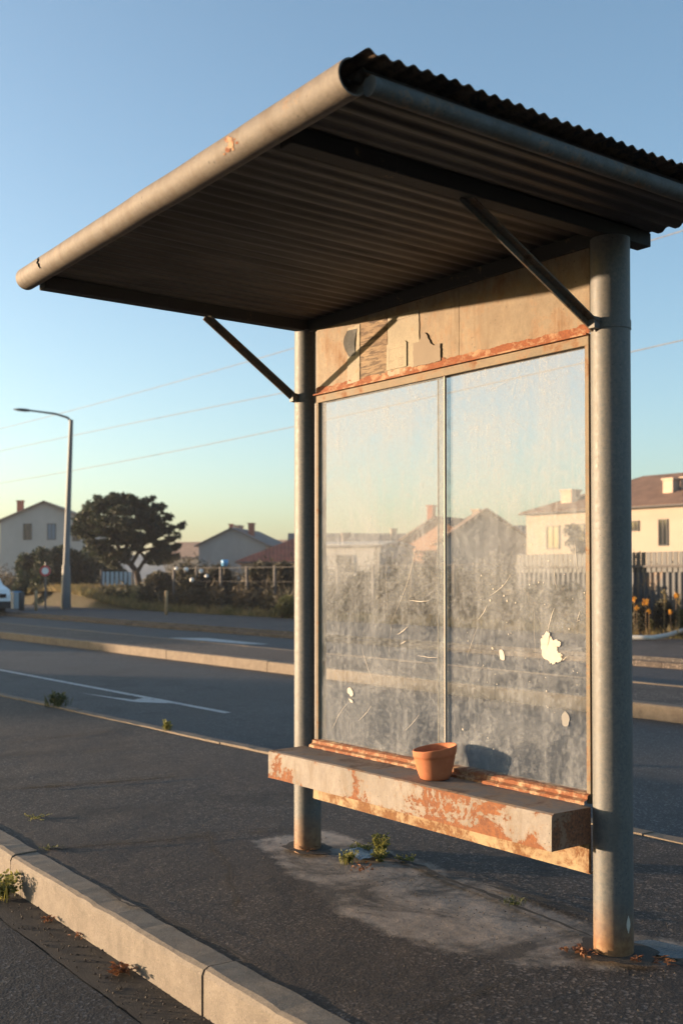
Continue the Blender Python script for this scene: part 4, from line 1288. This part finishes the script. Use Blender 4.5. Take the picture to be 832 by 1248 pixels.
# left house with the gable to the road
house(54, 90, 7.2, 11, 5.75, 7.35, 'taupewall', 'rooftan', 'two-storey grey house with tan roof behind the street lamp', rot=R(4),
      windows=((-1.35,4.3,.6,1.25,'darkglass'),(.6,4.3,.6,1.25,'blueglass'),(2.6,4.2,.55,1.2,'darkglass')), chims=((-2.6,3,6.0,7.6,.5,'chimneyred'),))
# shed-like house left of the far post
house(283, 100, 6.4, 9, 4.1, 5.6, 'greywall', 'roofgrey', 'low grey gabled house between the pine and the red roof', rot=R(-11),
      chims=((1.4,1.5,4.9,6.1,.5,'chimneyred'),(-.2,2.5,5.2,5.95,.6,'chimney'),(-1.6,5,4.6,6.2,.35,'chimneyred'),(-1.2,7,4.6,6.1,.35,'chimneyred')))
# red roof house
house(372, 68, 8.0, 7.0, 2.05, 3.7, 'creamwall', 'roofred', 'low house with dark red tiled roof beside the far shelter post', rot=R(3), along=True, hip=3.6, windows=((-2.0,.9,.7,.9,'darkglass'),(1.2,.9,.7,.9,'darkglass')), chims=((2.6,1.2,2.6,3.9,.5,'chimney'),))
# houses seen through the glass
house(418, 62, 4.6, 5, 2.9, 3.15, 'whitewall', 'whitewall', 'small pale flat-topped building at the left of the glass', rot=R(-25), along=True, windows=((0.1,1.5,1.0,.9,'darkglass'),(-1.5,1.5,.5,.9,'darkglass')), ov=.12)
house(455, 95, 14, 8, 3.4, 5.0, 'taupewall', 'roofgrey', 'long low house with grey roof far behind the pale building', rot=R(4), along=True, chims=((2,2,4,5.4,.5,'chimney'),(-4,1.2,3.9,4.6,1.3,'creamwall'),(4.6,1.2,3.9,4.7,2.0,'creamwall')))
house(532, 66, 5.2, 9, 3.3, 4.75, 'peachwall', 'roofbrown', 'terracotta coloured house with brown roof behind the pane joint', rot=R(-34), along=False, chims=((-1.5,2.0,3.9,5.6,.4,'chimneyred'),(1.2,3,4.2,5.3,.5,'chimney')))
house(592, 60, 4.4, 9, 3.35, 4.85, 'greywall', 'roofbrown', 'dark grey gabled barn in the middle of the right glass pane', rot=R(0))
house(632, 72, 4.0, 6, 3.6, 4.6, 'greywall', 'roofgrey', 'narrow grey building between the barn and the cream house', rot=R(0), along=True)
# cream house, long side along the road
YH = 42.0
hx0 = x_on(641, YH); hx1 = -19.0
cw = hx1-hx0
hz = EYE+.0763*YH
def hx(px): return x_on(px, YH)-(hx0+hx1)/2
wl_ = []
for (px, pt, pb_, wpx, pn) in ((808,634,664,.42,'darkglass'),(773,636,646,.42,'darkglass'),(674,642,668,.75,'darkglass'),(704,640,662,.75,'darkglass')):
    a = on_wall(px, pt, YH); b = on_wall(px, pb_, YH)
    wl_.append((hx(px), b.z, wpx, a.z-b.z, pn))
def rz_(px, py, y): return on_wall(px, py, y).z
house(0, 0, cw, 9, hz, hz+2.0, 'creamwall', 'roofbrown', 'long cream house with dark brown roof behind the sheet fence', hip=4.2, world=((hx0+hx1)/2, YH, 0), along=True, windows=wl_,
      chims=((hx(801)-.4,1.6,hz+.3,hz+1.35,.55,'chimney'),(hx(814)-.3,2.0,hz+.3,hz+1.4,.5,'chimney'),(hx(830),3.8,hz+1,hz+2.4,.6,'chimney'),(hx(676),1.2,hz,hz+1.15,.7,'chimney')), ov=.25)
# small tree before the cream house
tb = on_wall(703, 703, 36); tb.z = ground_z(tb.x, tb.y)
t = thing('young_tree', tb, 'slim young tree before the cream house at the right glass edge', 'tree')
mb = MB(); mb.tube([tb, tb+Vector((.05,0,1.6)), tb+Vector((-.05,0,2.7))], [.07,.05,.03], 8); mb.build('trunk', M['bark'], t)
mb = MB(); foliage(mb, [(tb+Vector((.1,0,2.5)),(.6,.6,.45),260),(tb+Vector((-.2,0,3.0)),(.45,.45,.35),180),(tb+Vector((.35,0,2.2)),(.4,.4,.3),140)], .16, 1.2, .1); mb.build('crown', M['scrubdark'], t)
# more rows of distant trees / roofs at horizon
for i, (px, D, py, rx, rz, lab) in enumerate(((262,125,668,0,0,''),)):
    pass
for i, (px, D, w, e, r_, wm, rm, lab) in enumerate(((330,190,12,4,6.8,'whitewall','roofgrey','far pale house on the slope left of the far post'),(372,210,14,5,8.4,'creamwall','rooftan','far house with tan roof hidden behind the far post'),
        (240,150,9,4,6,'creamwall','rooftan','distant cream house behind the pine tips'),(500,170,14,4,6.4,'whitewall','roofgrey','distant pale house left of the terracotta house'))):
    house(px, D, w, 8, e, r_, wm, rm, lab, rot=R(-15), along=True, windows=((-2,2,.8,1.1,'darkglass'),(2,2,.8,1.1,'darkglass')))

def unseen_shade_house(q0, q1, t, h, lab):  # unseen house, added so that its shadow falls across the road
    u = Vector((-.754,-.657)).normalized(); v = Vector((-u.y, u.x))*-1
    v = Vector((-.657,.754)).normalized()
    c = Vector((-9.5,4.5))+u*t+v*(q0+q1)/2
    house(0, 0, q1-q0, 8, h-.8, h, 'whitewall', 'rooftan', lab, world=(c.x, c.y, -.2), rot=math.atan2(v.y, v.x), along=True, hip=(2.5 if q1-q0 > 8 else 1.6))
unseen_shade_house(9, 30, 60, 3.75, 'long low pale house added out of view to shade the road')
unseen_shade_house(-1.5, 4, 42, 2.75, 'small pale house added out of view to shade the road')
# utility poles and overhead wires along the back of the sidewalk
def pole(x, y, h, lab):
    t = thing('utility_pole', (x,y,0), lab, 'utility pole', 'utility poles carrying the wires')
    mb = MB(); mb.tube([(x,y,-.2),(x,y,h)], [.13,.09], 12); mb.build('mast', M['bark'], t)
    mb = MB(); mb.box(x-.05, x+.05, y-.16, y+.16, h-.35, h-.25); mb.build('crossarm', M['bark'], t)
    return t
YL = 19.0
pxm = x_on(746, YL)
pole(pxm, YL, 6.7, 'dark utility pole hidden behind the near shelter post')
pole(-78, YL, 9.5, 'dark utility pole far beyond the left edge')
pole(9, YL, 9.0, 'dark utility pole beyond the right edge')
def zsl(px, py):  # height of a line seen at px,py in plane YL
    return on_wall(px, py, YL).z
def wire(a, c, m, lab):
    # parabola through three (x, z) points
    pts = []
    for i in range(81):
        x = a[0]+(c[0]-a[0])*i/80
        l0 = (x-m[0])*(x-c[0])/((a[0]-m[0])*(a[0]-c[0])); l1 = (x-a[0])*(x-c[0])/((m[0]-a[0])*(m[0]-c[0])); l2 = (x-a[0])*(x-m[0])/((c[0]-a[0])*(c[0]-m[0]))
        pts.append((x, YL, a[1]*l0+m[1]*l1+c[1]*l2))
    mb = MB(); mb.tube(pts, .012, 5); tag(mb.build('overhead_wire', M['wire'], loc=pts[0]), lab, 'wire', 'overhead wires')
x1_, z1_ = x_on(355, YL), zsl(355, 424)
x2_, z2_ = x_on(800, YL), zsl(800, 321)
wire((-78, 9.2), (x2_+25, z2_+1.1), (x1_, z1_), 'topmost overhead wire above the street lamp')
x1_, z1_ = x_on(345, YL), zsl(345, 478)
wire((-78, 7.6), (pxm, 6.6), (x1_, z1_), 'middle of the three overhead wires left of the shelter')
x1_, z1_ = x_on(360, YL), zsl(360, 519)
x2_, z2_ = x_on(800, YL), zsl(800, 423)
wire((-78, 6.3), (x2_+25, z2_+.9), (x1_, z1_), 'lowest overhead wire left of the shelter')

# air between here and the hills
mb = MB(); mb.box(-900, 500, -600, 900, -4, 21)
hz_ = NT('evening_air'); pv = hz_.n('ShaderNodeVolumePrincipled'); pv.inputs['Color'].default_value = (.78,.84,1,1)
pv.inputs['Density'].default_value = .00045; pv.inputs['Anisotropy'].default_value = 0.2
hz_.l(pv.outputs[0], hz_.out.inputs['Volume'])
tag(mb.build('haze', hz_.mat), 'thin evening haze filling the air over road and houses', 'haze', kind='stuff')

# ================================================================ LIGHT
SUN_EL = R(3.1)
sd = LD(-.98, .20).normalized()
sdir = Vector((sd.x*math.cos(SUN_EL), sd.y*math.cos(SUN_EL), math.sin(SUN_EL)))
sun = bpy.data.lights.new('sun', 'SUN'); sun.energy = 5.0; sun.angle = R(.55); sun.color = (1, .70, .45)
so = bpy.data.objects.new('sun', sun); COL.objects.link(so)
so.rotation_euler = (-sdir).to_track_quat('-Z', 'Y').to_euler(); so.location = (-20, -20, 12)
w = bpy.data.worlds.new('World'); scene.world = w; w.use_nodes = True
nt = w.node_tree; bg = nt.nodes['Background']
sky = nt.nodes.new('ShaderNodeTexSky'); sky.sky_type = 'NISHITA'; sky.sun_disc = False
sky.sun_elevation = SUN_EL; sky.sun_rotation = math.atan2(sd.x, sd.y)
sky.air_density = .7; sky.dust_density = 2.0; sky.ozone_density = 1.0; sky.altitude = 0
wb = nt.nodes.new('ShaderNodeMix'); wb.data_type = 'RGBA'; wb.blend_type = 'MULTIPLY'; wb.inputs[0].default_value = 1
wb.inputs[7].default_value = (.90, 1.04, 1.13, 1)
nt.links.new(sky.outputs[0], wb.inputs[6]); nt.links.new(wb.outputs[2], bg.inputs[0]); bg.inputs[1].default_value = .15
scene.view_settings.view_transform = 'Standard'; scene.view_settings.look = 'None'
scene.view_settings.gamma = 1; scene.view_settings.use_curve_mapping = False
scene.view_settings.exposure = 1.80

# ================================================================ CAMERA
cam = bpy.data.cameras.new('camera'); co = bpy.data.objects.new('camera', cam); COL.objects.link(co)
co.location = (0, 0, EYE)
pitch = R(1.2)
fw = LD(0, 1); fwd = Vector((fw.x*math.cos(pitch), fw.y*math.cos(pitch), math.sin(pitch)))
co.rotation_euler = fwd.to_track_quat('-Z', 'Y').to_euler()
cam.sensor_fit = 'VERTICAL'; cam.sensor_height = 36; cam.lens = 36*FP/1248
cam.shift_y = (79-FP*math.tan(pitch))/1248
cam.clip_end = 6000; cam.clip_start = .05
cam.dof.use_dof = True; cam.dof.focus_distance = 3.9; cam.dof.aperture_fstop = 4.0
scene.camera = co
scene.render.engine = 'CYCLES'
for o in bpy.data.objects:
    for k in ('_w', '_o'):
        if k in o: del o[k]
